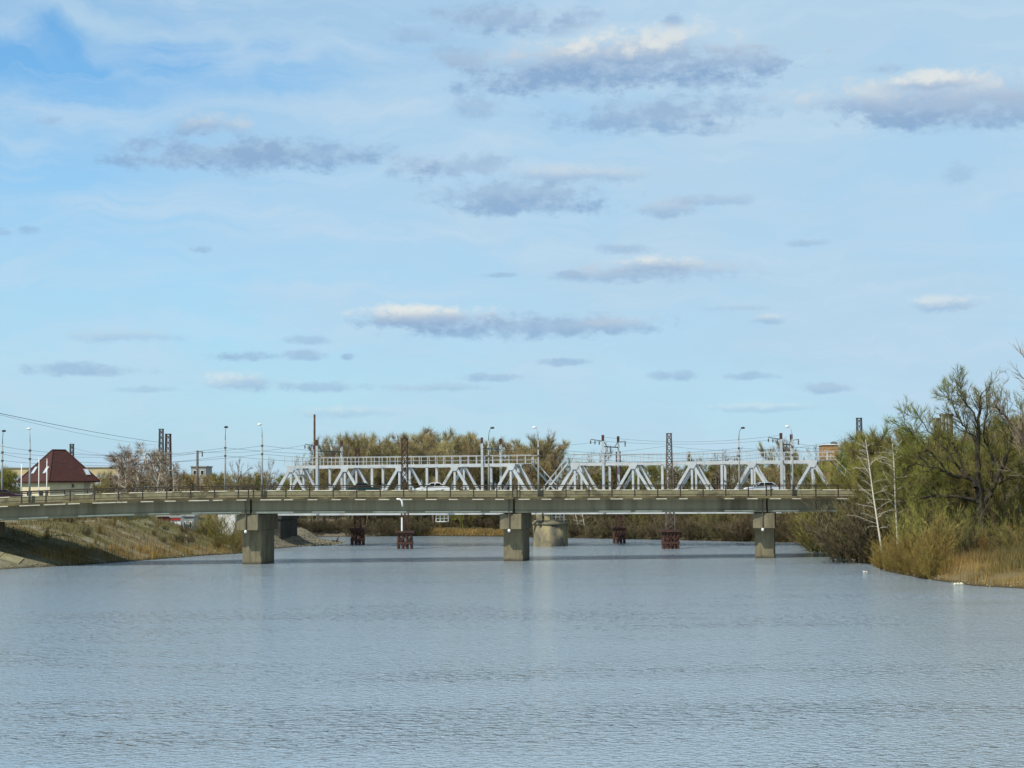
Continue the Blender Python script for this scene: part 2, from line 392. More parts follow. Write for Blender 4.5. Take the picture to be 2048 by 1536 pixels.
def terrain_mat():
    m, t, bs = newmat('river_bank_soil')
    g = t.n('ShaderNodeNewGeometry').outputs['Position']; x, y, z = t.sep(g)[:3]
    nb = t.noise(g, 0.09, 6, 0.6); nf = t.noise(g, 0.9, 6, 0.65); nm = t.noise(g, 0.35, 5, 0.6)
    dry = t.mix(t.maprange(nf, 0.3, 0.7), (0.19, 0.14, 0.062, 1), (0.115, 0.085, 0.042, 1))
    grn = t.mix(t.maprange(nf, 0.35, 0.65), (0.085, 0.088, 0.026, 1), (0.125, 0.105, 0.04, 1))
    rb = t.math('MULTIPLY', t.maprange(x, 30, 36, 0, 1), t.maprange(y, 240, 225, 0, 1))
    col = t.mix(t.math('MULTIPLY', t.maprange(nb, 0.42, 0.6), t.maprange(rb, 0, 1, 1.0, 0.15)), dry, grn)
    ap = t.math('MULTIPLY', t.maprange(x, -55.5, -57, 0, 1), t.maprange(y, 214, 212.5, 0, 1))
    col = t.mix(ap, col, t.mix(t.maprange(nf, 0.35, 0.6), (0.22, 0.20, 0.13, 1), (0.13, 0.12, 0.075, 1)))
    # stretched streaks of bare concrete slabs down the left slope
    sv = t.mapping(g, (0.10, 0.55, 0.10), rot=(0, 0, 0.35))
    st = t.maprange(t.noise(sv, 1.0, 5, 0.7), 0.51, 0.60)
    left = t.math('MULTIPLY', t.maprange(x, -36, -42, 0, 1), t.maprange(y, 285, 262, 0, 1))
    col = t.mix(t.math('MULTIPLY', st, t.math('MULTIPLY', left, 0.9)), col, t.mix(nf, (0.27, 0.24, 0.155, 1), (0.18, 0.16, 0.105, 1)))
    # gravel spit
    gr = t.math('MULTIPLY', t.maprange(x, -46, -42, 0, 1), t.math('MULTIPLY', t.maprange(y, 252, 258, 0, 1), t.maprange(x, -20, -26, 0, 1)))
    col = t.mix(gr, col, t.mix(t.maprange(t.noise(g, 2.5, 5, 0.7), 0.3, 0.7), (0.21, 0.185, 0.13, 1), (0.11, 0.09, 0.06, 1)))
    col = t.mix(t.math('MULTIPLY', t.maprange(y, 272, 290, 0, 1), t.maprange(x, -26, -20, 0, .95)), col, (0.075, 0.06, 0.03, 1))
    wet = t.maprange(z, 0.02, 0.3, 0.3, 1.0)
    col = t.mix(1.0, col, t.comb(wet, wet, wet), 'MULTIPLY')
    t.link(col, bs.inputs['Base Color']); bs.inputs['Roughness'].default_value = 0.95; bs.inputs['Specular IOR Level'].default_value = 0.15
    b = t.n('ShaderNodeBump'); b.inputs['Strength'].default_value = 0.8; b.inputs['Distance'].default_value = 0.3
    t.link(t.math('ADD', nf, nm), b.inputs['Height']); t.link(b.outputs[0], bs.inputs['Normal'])
    return m


def water_mat():
    m, t, bs = newmat('river_surface')
    g = t.n('ShaderNodeNewGeometry').outputs['Position']
    bs.inputs['Base Color'].default_value = (0.25, 0.305, 0.335, 1)
    bs.inputs['Roughness'].default_value = 0.09; bs.inputs['IOR'].default_value = 2.6
    calm = t.noise(t.mapping(g, (0.014, 0.055, 1), rot=(0, 0, 0.06)), 1.0, 4, 0.6)
    calm2 = t.noise(t.mapping(g, (0.06, 0.22, 1), rot=(0, 0, 0.2)), 1.0, 3, 0.6)
    big = t.noise(t.mapping(g, (0.9, 1.1, 1), rot=(0, 0, 0.25)), 1.0, 2, 0.5)
    mid = t.noise(t.mapping(g, (3.2, 3.0, 1), rot=(0, 0, -0.3)), 1.0, 2, 0.5)
    fine = t.noise(t.mapping(g, (8.5, 7.5, 1)), 1.0, 2, 0.5)
    mid = t.math('POWER', mid, 1.6)
    h = t.math('ADD', t.math('MULTIPLY', big, 0.06), t.math('ADD', t.math('MULTIPLY', mid, 0.15), t.math('MULTIPLY', fine, 0.03)))
    # small steep wavelets, thick in wind patches and thin between them
    patch = t.math('ADD', t.maprange(calm, 0.46, 0.62, 0.0, 1.15), t.maprange(calm2, 0.4, 0.65, -0.15, 0.3))
    for (cx, cy, rx, ry, k) in ((-1.5, 69.0, 11.0, 5.5, 0.9), (13.0, 72.0, 9.0, 4.0, 0.5), (-27.0, 108.0, 9.0, 14.0, 0.5), (-4.0, 58.5, 9.0, 2.0, 0.4)):      # gusts ruffling the surface
        dd = t.vmath('LENGTH', t.vmath('MULTIPLY', t.vmath('SUBTRACT', g, (cx, cy, 0)), (1 / rx, 1 / ry, 0)))
        patch = t.math('ADD', patch, t.maprange(t.math('ADD', dd, t.maprange(calm2, 0.3, 0.7, -0.4, 0.4)), 1.1, 0.3, 0, k, True))
    wv = t.noise(t.mapping(g, (1.5, 2.3, 1), rot=(0, 0, 0.08)), 1.0, 2, 0.45, 0.3)
    cut = t.maprange(t.math('MINIMUM', patch, 1.4), 0, 1, 0.66, 0.49)
    crest = t.math('MULTIPLY', t.math('MAXIMUM', t.math('SUBTRACT', wv, cut), 0.0), 1.25)
    h = t.math('ADD', h, crest)
    b = t.n('ShaderNodeBump'); b.inputs['Distance'].default_value = 1.0
    s = t.math('ADD', t.maprange(calm, 0.38, 0.66, 0.55, 1.0), t.maprange(calm2, 0.35, 0.65, -0.15, 0.15))
    t.link(s, b.inputs['Strength'])
    t.link(h, b.inputs['Height']); t.link(b.outputs[0], bs.inputs['Normal'])
    return m


# ------------------------------------------------------------------ ground and river
def wl(px, py): p = on_water(px, py); return (p.x, p.y)


RIVER = ([(64, -80), (55, 60), (48.5, 120)] + [wl(2048, 1177), wl(1950, 1172), wl(1850, 1158), wl(1770, 1142), wl(1725, 1122), wl(1690, 1112), wl(1640, 1100)]
         + [(50, 262), (57, 283), wl(1590, 1085), wl(1480, 1083), wl(1300, 1079), wl(1150, 1076), wl(1000, 1073), wl(850, 1072), wl(740, 1073), (-44, 330), (-75, 352), (-120, 362), (-120, 336), (-75, 326), (-52, 318)]
         + [wl(600, 1078), wl(650, 1079), wl(695, 1085), wl(660, 1091), wl(600, 1093), wl(545, 1098), wl(480, 1107), wl(400, 1112), wl(300, 1120), wl(205, 1127), wl(140, 1131), wl(85, 1134), wl(0, 1139)]
         + [(-67, 190), (-72, 120), (-80, -80)])
RV = np.array(RIVER)


def signed_dist(X, Y):
    """Distance to the waterline: positive on land, negative in the river."""
    sh = X.shape; p = np.stack([X.ravel(), Y.ravel()], 1); best = np.full(len(p), 1e9); inside = np.zeros(len(p), bool)
    for i in range(len(RV)):
        a, b = RV[i], RV[(i + 1) % len(RV)]; d = b - a
        t = np.clip(((p - a) @ d) / (d @ d), 0, 1); q = p - a - t[:, None] * d
        best = np.minimum(best, np.hypot(q[:, 0], q[:, 1]))
        c = ((a[1] > p[:, 1]) != (b[1] > p[:, 1]))
        with np.errstate(divide='ignore', invalid='ignore'):
            xi = (b[0] - a[0]) * (p[:, 1] - a[1]) / (b[1] - a[1] + 1e-12) + a[0]
        inside ^= c & (p[:, 0] < xi)
    return np.where(inside, -best, best).reshape(sh)


def ss(x, a, b):
    t = np.clip((x - a) / (b - a), 0, 1); return t * t * (3 - 2 * t)


def height(X, Y):
    X = np.asarray(X, float); Y = np.asarray(Y, float)
    sd = signed_dist(X, Y)
    wob = 0.35 * np.sin(X * 0.31 + 1.3 * np.sin(Y * 0.17)) + 0.25 * np.sin(Y * 0.43 + X * 0.12) + 0.15 * np.sin(X * 1.1 + Y * 0.7) + 0.30 * np.sin(X * 0.77 - Y * 0.93 + 2 * np.sin(Y * 0.31)) * np.sin(Y * 0.61 + X * 0.21) + 0.22 * np.sin(X * 1.93 + 1.7 * np.sin(Y * 0.83)) * np.sin(Y * 1.57 - X * 0.4)
    left = np.minimum(sd * 0.40, 4.9 + 0 * sd) + np.clip((sd - 20) * 0.03, 0, 2.0)
    spit = np.minimum(sd * (0.05 + 0.5 * ss(-X, 32, 38)), 1.9) * (0.35 + 0.65 * ss(-X, 32, 38)) + ss(-X, 42, 50) * np.clip((sd - 8) * 0.2, 0, 3.6)
    right = 1.3 * (1 - np.exp(-np.clip(sd, 0, None) / 3.0)) + np.clip(sd * 0.04, 0, 2.8)
    far = 2.2 * (1 - np.exp(-np.clip(sd, 0, None) / 4.0)) + np.clip(sd * 0.05, 0, 2.2)
    wl_ = ss(-X, 10, 30); wspit = ss(Y, 246, 262); wr = ss(Y, 250, 285)
    L = left * (1 - wspit) + spit * wspit
    R = right * (1 - wr) + far * wr
    h = L * wl_ + R * (1 - wl_)
    wfar = ss(Y, 315, 335); h = h * (1 - wfar) + far * wfar
    h = h + wob * 0.5 * np.clip(sd / 6, 0, 1)
    return np.where(sd > 0, h, np.maximum(sd * 0.3, -3.0)) + 0.0


def gz_(x, y): return float(height(np.array([x]), np.array([y]))[0])


xs = np.concatenate([np.linspace(-4000, -320, 12), np.linspace(-280, -110, 14), np.arange(-100, 110, 1.0), np.linspace(114, 300, 16), np.linspace(360, 4000, 12)])
ys = np.concatenate([np.linspace(-80, 125, 14), np.arange(132, 372, 1.2), np.linspace(380, 700, 16), np.linspace(800, 9000, 10)])
GX, GY = np.meshgrid(xs, ys); GZ = height(GX, GY)
nx, ny = len(xs), len(ys)
ii = np.arange(nx * ny).reshape(ny, nx)
Q = np.stack([ii[:-1, :-1], ii[:-1, 1:], ii[1:, 1:], ii[1:, :-1]], -1).reshape(-1, 4)
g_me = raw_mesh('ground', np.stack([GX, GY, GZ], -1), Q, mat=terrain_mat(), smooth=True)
tag(link('ground', g_me), 'grassy and sandy river banks', kind='structure')
w_me = raw_mesh('river', [(-400, -80, 0), (400, -80, 0), (400, 500, 0), (-400, 500, 0)], [(0, 1, 2, 3)], mat=water_mat())
tag(link('river', w_me), 'rippled grey blue brown river', kind='structure')

# ------------------------------------------------------------------ road bridge
BS = 0.09                               # the bridge runs slightly away to the right
BD = Vector((1, BS, 0)).normalized(); BN = Vector((-BS, 1, 0)).normalized()
RY0 = 211.3
rail_px = [(-420, 1003), (-200, 992), (0, 984), (100, 979.5), (200, 976), (380, 972), (490, 970.5), (800, 970), (1036, 970), (1300, 969), (1537, 969), (1700, 969.2), (2100, 969), (2600, 969)]
_pl = [on_plane(px, py, (0, RY0, 0), (-BS, 1, 0)) for px, py in rail_px]
_rx = np.array([p.x for p in _pl]); _rz = np.array([p.z for p in _pl])


def zr(x):
    k = [np.interp(x + d, _rx, _rz) for d in (-6, -3, 0, 3, 6)]; return float(np.mean(k))


def bp(x, n, dz):
    """Point on the bridge: x along, n metres behind the near handrail, dz relative to handrail top."""
    return Vector((x, RY0 + BS * x, zr(x) + dz)) + BN * n


def sweep(mb, prof, x0, x1, step=2.0):
    k = max(1, int(math.ceil((x1 - x0) / step))); n = len(prof); vs = []; fs = []
    for i in range(k + 1):
        x = x0 + (x1 - x0) * i / k
        vs += [bp(x, a, b) for a, b in prof]
    for i in range(k):
        for j in range(n):
            a, b = i * n + j, i * n + (j + 1) % n; fs.append((a, b, b + n, a + n))
    fs += [tuple(range(n - 1, -1, -1)), tuple(k * n + j for j in range(n))]
    mb.add(vs, fs)


def rect(n0, n1, z0, z1): return [(n0, z0), (n1, z0), (n1, z1), (n0, z1)]


XA, XB = -118.0, 112.0
PX = [on_water(495, 1132).x, on_water(1030, 1122).x, on_water(1536, 1117).x]
step = (PX[2] - PX[0]) / 2
PIERX = [PX[0] - step - 1.7, PX[0], PX[1], PX[2], PX[2] + step]
CUTS = [XA] + PIERX + [XB]
bridge = thing('road_bridge', 'grey concrete girder road bridge crossing the river in front of the truss bridge', 'bridge', bp(0, 6, -1.7))
WN = 11.4                                # overall width
mb = MB(); sweep(mb, rect(-0.22, WN + 0.22, -1.72, -1.46), XA, XB); mb.build('deck_slab', M_SLAB, bridge)
mb = MB(); sweep(mb, rect(1.75, WN - 1.75, -1.455, -1.12), XA, XB, 1.5); mb.build('roadway', M_ASPH, bridge)
for n0 in (0, 1):
    mb = MB(); a = 1.5 if n0 == 0 else WN - 1.72
    sweep(mb, [(a, -1.455), (a + .22, -1.455), (a + .18, -0.64), (a + .04, -0.64)], XA, XB, 1.5)
    mb.mat(1); x = XA + 0.7
    while x < XB - 3:
        L = 2.0 + rnd.uniform(-.25, .3)
        if rnd.random() > .06: sweep(mb, [(a - .012, -0.72), (a + .22, -0.72), (a + .20, -0.615), (a + .02, -0.615)], x, x + L, 2.5)
        x += 3.2
    mb.build('barrier', [M_BARR, M_LIME_SUN], bridge)
# stubs of whitewashed slab ends under the near edge
x = XA + 1
while x < XB - 2:
    L = 1.3 + rnd.uniform(-.25, .25) + (1.3 if rnd.random() < .12 else 0)
    if rnd.random() > .05 and -70 < x < 62: mb = MB(); sweep(mb, rect(-0.25, 0.25, -1.83, -1.722), x, x + L, 1.5); mb.build('slab_end', M_LIME_SUN, bridge)
    x += 2.87
for ci in range(len(CUTS) - 1):            # five T girders in every span
    a, b = CUTS[ci] + .12, CUTS[ci + 1] - .12
    for k in range(5):
        n = 0.95 + k * (WN - 1.9) / 4
        mb = MB()
        sweep(mb, [(n - .28, -3.48), (n + .28, -3.48), (n + .28, -3.24), (n + .1, -3.05), (n + .1, -1.95), (n + .3, -1.722), (n - .3, -1.722), (n - .1, -1.95), (n - .1, -3.05), (n - .28, -3.24)], a, b)
        if k == 0:
            mb.mat(1); x = a + .5
            while x < b - 1.5:
                L = rnd.uniform(1.5, 7)
                if rnd.random() < .8: sweep(mb, rect(n - .287, n - .1, -3.38 + rnd.uniform(-.03, .03), -3.235), x, min(x + L, b - .2), 2)  # whitewash on the bottom flange, also painting the sunlight that reaches it
                x += L + rnd.uniform(.3, 3)
        mb.build('girder', [M_GIRD, M_LIME_SUN], bridge)
# handrails with one mesh per post
for n in (0.0, WN):
    mb = MB()
    for dz, s in ((0, .12), (-.24, .07), (-.72, .05), (-1.2, .07)):
        sweep(mb, rect(n - s / 2, n + s / 2, dz - s, dz), XA, XB)
    r = mb.build('railing', M_RAILP, bridge)
    x0 = -68 if n == 0 else -62; q = 0
    post_me = None
    x = x0
    xsl = []
    while x < 70: xsl.append(x); x += 2.87
    if n == 0: xsl += [p + .35 for p in PIERX[1:4]] + [p - .25 for p in PIERX[1:4]]
    for x in xsl:
        p = bp(x, n, 0)
        if post_me is None:
            pm = MB(); pm.box((0, 0, -.72), (.15, .12, 1.42)); pm.box((0, 0, -1.42), (.2, .2, .07))
            o = pm.build('railing_post', M_RAILP); post_me = o.data
        else:
            o = bpy.data.objects.new('railing_post', post_me); COL.objects.link(o)
        o.parent = r; o.location = p - root_loc(r)
# piers, skewed with the current
PA = Vector((math.sin(math.radians(10)), math.cos(math.radians(10)), 0)); PT = Vector((PA.y, -PA.x, 0))
for k, x in enumerate(PIERX):
    f = bp(x, 2.5, 0); f.z = 0
    zc = bp(x, 2, -3.6).z
    def ring(pf, hw, L, z0, z1, mbx):
        c = [pf - PT * hw, pf + PT * hw, pf + PT * hw + PA * L, pf - PT * hw + PA * L]
        mbx.hexa([Vector((q.x, q.y, z0)) for q in c] + [Vector((q.x, q.y, z1)) for q in c])
    mb = MB(); ring(f, 1.22, 5.2, -3.5, zc - 1.9, mb)
    p = mb.build('pier', M_PIER, bridge, bevel=0.06)
    mb = MB(); ring(f - PA * 1.75, 1.36, 8.0, zc - 1.9, zc, mb); mb.build('pier_cap', M_PIER, p, bevel=0.05)
    for q in range(5):
        nn = 0.95 + q * (WN - 1.9) / 4
        for sgn in (-.7, .7):
            c = bp(x + sgn, nn, 0)
            rel = (Vector((c.x, c.y, 0)) - f).dot(PA)
            if -1.6 < rel < 6.1: mb = MB(); mb.box((c.x, c.y, (zc + bp(x, nn, -3.48).z) / 2), (.5, .5, bp(x + sgn, nn, -3.48).z - zc), 0.1); mb.build('bearing', M_STEELD, p)
    fr = f - PA * 1.75
    if 0 < k < 4:
        mb = MB(); zt = bp(x, 0, -1.8).z; o0 = fr - PA * .12 - PT * .15
        mb.path([(o0.x, o0.y - .3, zt), (o0.x, o0.y, zc - .3), (o0.x, o0.y, zc - 1.85)], .07, 8); mb.build('drain_pipe', M_RUSTG, p)
        mb = MB(); mb.lathe((o0.x, o0.y - .05, zc - 2.06), [(.03, -.2), (.15, -.15), (.19, 0), (.15, .15), (.04, .2)], 12); mb.build('marker_lamp', M_WHITE, p, smooth=True)
# white bent drain pipe on the near face
mb = MB(); q = [on_plane(px, py, bp(0, -.3, 0), BN) for px, py in ((794, 998), (800, 998.5), (803, 1001), (804.5, 1007), (805, 1013))]
mb.path([q[0] + BN * .2] + q, .11, 8); mb.build('drain_pipe', M_WHITE, bridge, smooth=True)

# ------------------------------------------------------------------ street lamps
def lamp_head_mesh():
    mb = MB(); mb.lathe((0, 0, 0), [(.04, -.12), (.16, -.08), (.17, .02), (.1, .1), (.03, .13)], 10, 1.7, .9); return mb


def street_lamp(px, ytop, n, head_dx, dark, label):
    x = on_plane(px, 985, bp(0, n, 0), BN).x
    base = bp(x, n, -1.44 if n < 5 else -1.44)
    top = on_plane(px, ytop, base, BN)
    t = thing('street_lamp', label, 'street lamp', base, 'street lamps along the road bridge')
    H = top.z - base.z - 1.7
    mb = MB(); mb.path([base, base + Vector((0, 0, H * .45)), base + Vector((0, 0, H))], [.15, .115, .08], 8); mb.build('pole', M_GALV, t, smooth=True)
    e = base + Vector((head_dx, -head_dx * 2.0, H + 1.6))
    mb = MB(); mb.path([base + Vector((0, 0, H - .1)), base + Vector((head_dx * .12, -head_dx * .2, H + .9)), base + Vector((head_dx * .45, -head_dx * .9, H + 1.4)), e], [.06, .045, .04, .04], 6); mb.build('arm', M_GALV, t, smooth=True)
    mb = MB(); mb.lathe((e.x + head_dx * .3, e.y - head_dx * .6, e.z + .02), [(.04, -.13), (.17, -.09), (.19, .02), (.12, .11), (.03, .14)], 10, 1.5, 1.3)
    mb.build('lamp_head', M_BLACK if dark else M_WHITE, t, smooth=True)
    for zf in (.86, .72): mb = MB(); mb.box(base + Vector((0, 0, H * zf)), (.26, .26, .22)); mb.build('bracket', M_STEELD, t)
    return base + Vector((0, 0, H * .86)), base + Vector((0, 0, H * .72))


LT = {}
for (px, yt, n, dx, dark, lab) in (
        (19, 861, 10.3, .3, True, 'dark headed street lamp at the far kerb, nearest the left edge'),
        (61, 856, 1.2, -.3, False, 'white headed street lamp standing before the brown roofed house'),
        (465, 853, 10.3, .12, True, 'dark headed street lamp at the far kerb left of the first river pier'),
        (526, 847, 1.2, -.35, False, 'white headed street lamp at the near kerb beside the first river pier'),
        (992, 855, 10.3, .4, True, 'dark headed street lamp in front of the right end of the left truss'),
        (1079, 853, 1.2, -.35, False, 'white headed street lamp before the gap between the truss spans'),
        (1493, 855, 10.3, .35, True, 'dark headed street lamp above the silver car'),
        (1588, 851, 1.2, -.35, False, 'white headed street lamp before the right end of the right truss')):
    LT[px] = street_lamp(px, yt, n, dx, dark, lab)

# ------------------------------------------------------------------ railway truss bridge
TY0, TM = 266.0, -0.21
TD = Vector((1, TM, 0)).normalized(); TN = Vector((-TM, 1, 0)).normalized()
ZT, ZB = 12.75, 5.25
TW = 6.2


def tx(px, py=1028): return on_plane(px, py, (0, TY0, 0), (-TM, 1, 0)).x


def tp(x, n, z): return Vector((x, TY0 + TM * x, z)) + TN * n


def truss_span(xa, xb, label, stairs):
    t = thing('railway_truss_span', label, 'railway bridge', tp((xa + xb) / 2, TW / 2, ZB - .4), 'steel truss spans of the railway bridge')
    N = 5; L = (xb - xa) / N
    ap = [xa + L * (i + .5) for i in range(N)]; bn = [xa + L * i for i in range(N + 1)]
    for n in (0, TW):
        mb = MB(); mb.beam(tp(ap[0] - .5, n, ZT), tp(ap[-1] + .5, n, ZT), .5, .46); tr = mb.build('top_chord', M_STEELG, t)
        mb = MB(); mb.beam(tp(xa - .4, n, ZB), tp(xb + .4, n, ZB), .5, .5); mb.build('bottom_chord', M_STEELG, t)
        for i in range(N):
            for j, (a, b) in enumerate(((bn[i], ap[i]), (ap[i], bn[i + 1]))):
                end = (i == 0 and j == 0) or (i == N - 1 and j == 1)
                mb = MB(); za, zb = (ZB, ZT) if j == 0 else (ZT, ZB)
                mb.beam(tp(a, n, za), tp(b, n, zb), .42, .50 if end else .40, TN.cross(Vector((0, 0, 1)))); mb.build('diagonal', M_STEELG, t)
            mb = MB(); mb.beam(tp(ap[i], n, ZB + .25), tp(ap[i], n, ZT - .2), .32, .32, TD); mb.build('vertical_post', M_STEELG, t)
            if i < N - 1:
                mb = MB(); mb.beam(tp(bn[i + 1], n, ZB + .25), tp(bn[i + 1], n, ZT - .2), .36, .36, TD); mb.build('vertical_post', M_STEELG, t)
            c = tp(ap[i], n - .29 if n == 0 else n + .29, ZT - .25)
            mb = MB(); mb.prism([(-.72, .44), (.72, .44), (.72, .1), (.36, -.6), (-.36, -.6), (-.72, .1)], c - TN * .02, c + TN * .02, TD, (0, 0, 1)); mb.build('gusset_plate', M_STEELG, t)
        # walkway handrail
        mb = MB(); z1 = ZT + 1.5
        mb.beam(tp(ap[0] - 1.2, n, z1), tp(ap[-1] + 3.2, n, z1), .06, .07); mb.beam(tp(ap[0] - 1.2, n, z1 - .7), tp(ap[-1] + 3.2, n, z1 - .7), .04, .04)
        hr = mb.build('walkway_railing', M_STEELG, t)
        x = ap[0] - 1.1
        mb = None; me0 = None
        while x < ap[-1] + 3.3:
            p = tp(x, n, ZT + .23)
            if me0 is None:
                mb = MB(); mb.box((0, 0, .63), (.1, .1, 1.26)); o = mb.build('railing_post', M_STEELG); me0 = o.data
            else: o = bpy.data.objects.new('railing_post', me0); COL.objects.link(o)
            o.parent = hr; o.location = p - root_loc(hr); x += 1.29
    mb = MB(); mb.beam(tp(ap[-1] + .5, TW / 2, ZT + .2), tp(ap[-1] + 3.3, TW / 2, ZT + .2), TW + .3, .06); mb.build('walkway_end', M_STEELG, t)
    # lateral bracing and floor
    mb = MB()
    for i in range(N):
        mb.beam(tp(ap[i], .2, ZT), tp(ap[i], TW - .2, ZT), .3, .3)
        if i < N - 1:
            mb.beam(tp(ap[i], .2, ZT - .02), tp(ap[i + 1], TW - .2, ZT - .02), .18, .16); mb.beam(tp(ap[i], TW - .2, ZT + .15), tp(ap[i + 1], .2, ZT + .15), .18, .16)
            mb.beam(tp(bn[i + 1], .2, ZT), tp(bn[i + 1], TW - .2, ZT), .22, .24)
    mb.build('lateral_bracing', M_STEELG, t)
    for xx in (ap[0], ap[-1]):
        mb = MB(); mb.beam(tp(xx, .2, ZT - 1.3), tp(xx, TW - .2, ZT - 1.3), .22, .28)
        for k in range(4):
            mb.beam(tp(xx, .3 + k * 1.45, ZT - (1.3 if k % 2 else .2)), tp(xx, .3 + (k + 1) * 1.45 - .1, ZT - (.2 if k % 2 else 1.3)), .1, .12)
        mb.build('portal_frame', M_STEELG, t)
    mb = MB()
    for i in range(2 * N + 1): mb.beam(tp(xa + L * i / 2, .2, ZB + .05), tp(xa + L * i / 2, TW - .2, ZB + .05), .3, .55)
    for n in (2.2, 4.0): mb.beam(tp(xa, n, ZB + .28), tp(xb, n, ZB + .28), .3, .5)
    mb.build('floor_beams', M_STEELG, t)
    mb = MB()
    k = int((xb - xa) / .6)
    for i in range(k): mb.beam(tp(xa + .3 + i * .6, 1.8, ZB + .62), tp(xa + .3 + i * .6, 4.4, ZB + .62), .24, .18)
    mb.build('sleepers', M_BARK, t)
    mb = MB()
    for n in (2.3, 3.9): mb.beam(tp(xa, n, ZB + .79), tp(xb, n, ZB + .79), .08, .15)
    mb.build('rails', M_RUST, t)
    for sx, xx, ee in stairs:                     # sloping access stair along the end posts
        mb = MB(); n = TW + .5 if sx > 0 else -.5
        a, b = tp(xx, n, ZT + .1), tp(xx + sx * ee, n, ZB + .7)
        for dn in (-.3, .3):
            mb.beam(a + TN * dn, b + TN * dn, .06, .2); mb.beam(a + TN * dn + Vector((0, 0, 1.1)), b + TN * dn + Vector((0, 0, 1.1)), .06, .06)
            for i in range(7):
                q = a.lerp(b, i / 6) + TN * dn; mb.beam(q, q + Vector((0, 0, 1.1)), .05, .05, TD)
        for i in range(22): mb.beam(a.lerp(b, (i + .5) / 22) - TN * .3, a.lerp(b, (i + .5) / 22) + TN * .3, .22, .04)
        mb.build('access_stair', M_STEELG, t)
    return t


xa1, xb1, xa2, xb2 = tx(529), tx(1079), tx(1093), tx(1688)
L1 = (xb1 - xa1) / 5; L2 = (xb2 - xa2) / 5
truss_span(xa1, xb1, 'pale grey steel truss span left of the stone pier', [(1, xb1 - L1 / 2 + 2.0, 6.0)])
truss_span(xa2, xb2, 'pale grey steel truss span right of the stone pier', [(-1, xa2 + L2 / 2 - 1.0, 5.5), (1, xb2 - L2 / 2 + 2.5, 6.5)])


def portal(pxa, pxb, ytop, ybeam, label, arm):
    a = tp(tx(pxa, 925), -.35, 0); b = tp(tx(pxa, 925), TW + .6, 0)
    b = Vector((a.x + (pxb - pxa) * 270 / F + .25, b.y, 0))
    zt = on_plane(pxa, ytop, a, (-TM, 1, 0)).z; zb = on_plane(pxa, ybeam, a, (-TM, 1, 0)).z
    t = thing('catenary_portal', label, 'catenary portal', (a.x, a.y, ZB), 'catenary portals on the railway bridge')
    for p in (a, b):
        mb = MB(); z0 = ZB - .1
        mb.beam((p.x, p.y, z0), (p.x, p.y, zt - .9), .36, .36, (0, 1, 0)); post = mb.build('post', M_STEELG, t)
        mb = MB(); mb.beam((p.x, p.y, zt - .9), (p.x, p.y, zt), .40, .40, (0, 1, 0)); mb.build('post_top', M_RUST, post)
    mb = MB(); mb.beam((a.x, a.y, zb), (b.x, b.y, zb), .12, .16); mb.beam((a.x, a.y, zb + 1.0), a.lerp(b, .25) + Vector((0, 0, zb)), .08, .1); mb.beam((b.x, b.y, zb + 1.0), a.lerp(b, .75) + Vector((0, 0, zb)), .08, .1)
    mb.build('crossbeam', M_STEELD, t)
    mb = MB(); m = a.lerp(b, .5); mb.lathe((m.x, m.y, zb - 1.0), [(.05, 0), (.13, .1), (.08, .25), (.13, .4), (.08, .55), (.05, .95)], 8); mb.build('insulator', M_STEELD, t)
    if arm:
        e = Vector((a.x - 1.9, a.y, zt - .75)); mb = MB(); mb.beam((a.x, a.y, zt - .95), e + Vector((0, 0, .1)), .09, .12); ar = mb.build('arm', M_STEELD, t)
        for f in (.3, .65, 1.0):
            q = Vector((a.x, a.y, zt - .95)).lerp(e, f); mb = MB(); mb.lathe((q.x, q.y, q.z - .62), [(.04, 0), (.12, .08), (.07, .2), (.12, .32), (.05, .6)], 8); mb.build('insulator', M_STEELD, ar)
    q = Vector((b.x + 1.2, b.y, zt - .8)); mb = MB(); mb.beam((b.x, b.y, zt - .95), q, .08, .1); mb.build('arm', M_STEELD, t)
    mb = MB(); mb.lathe((q.x - .1, q.y, q.z - .85), [(.04, 0), (.12, .1), (.07, .3), (.12, .5), (.05, .82)], 8); mb.build('insulator', M_STEELD, t)
    return a, zt, zb


PORT = [portal(635, 673, 880, 902, 'grey catenary portal on the left truss beside the tall rusty pole', True),
        portal(965, 998, 875, 897, 'catenary portal near the right end of the left truss span', False),
        portal(1207, 1239, 870, 893, 'rust topped catenary portal with three insulators near the left end of the right truss', True),
        portal(1563, 1594, 866, 888, 'rust topped catenary portal behind the white headed lamp at the right truss', True)]

# stone pier between the two spans
pc = on_water(1102, 1093); pc = Vector((pc.x, pc.y + 3.2, 0))
sp = thing('stone_bridge_pier', 'round ended stone pier carrying both truss spans', 'bridge pier', (pc.x, pc.y, -2))
HW = 35.0 / F * pc.y
prof = [(HW, -2), (HW, .3), (HW - .02, 1.0), (HW - .03, 3.4)]
mb = MB(); mb.lathe((pc.x, pc.y, 0), prof, 28, 1.0, 1.35); mb.build('shaft', M_STONE, sp, smooth=True)
mb = MB(); mb.lathe((pc.x, pc.y, 0), [(HW - .04, 3.4), (HW + .12, 3.45), (HW + .12, 3.72), (HW - .1, 3.8), (HW - .15, 4.05)], 28, 1.0, 1.35); mb.build('coping', M_CONC, sp, smooth=False)
mb = MB()
for xx in (xb1 - .1, xa2 + .1):
    for n in (.0, TW):
        c = tp(xx, n, 0); c.x = min(max(c.x, pc.x - HW + .5), pc.x + HW - .5); mb = MB(); mb.box((c.x, c.y if abs(c.y - pc.y) < 3.4 else pc.y + math.copysign(3.2, c.y - pc.y), (4.05 + ZB - .25) / 2), (.9, .8, ZB - .25 - 4.05)); mb.build('bearing_block', M_STONE, sp)


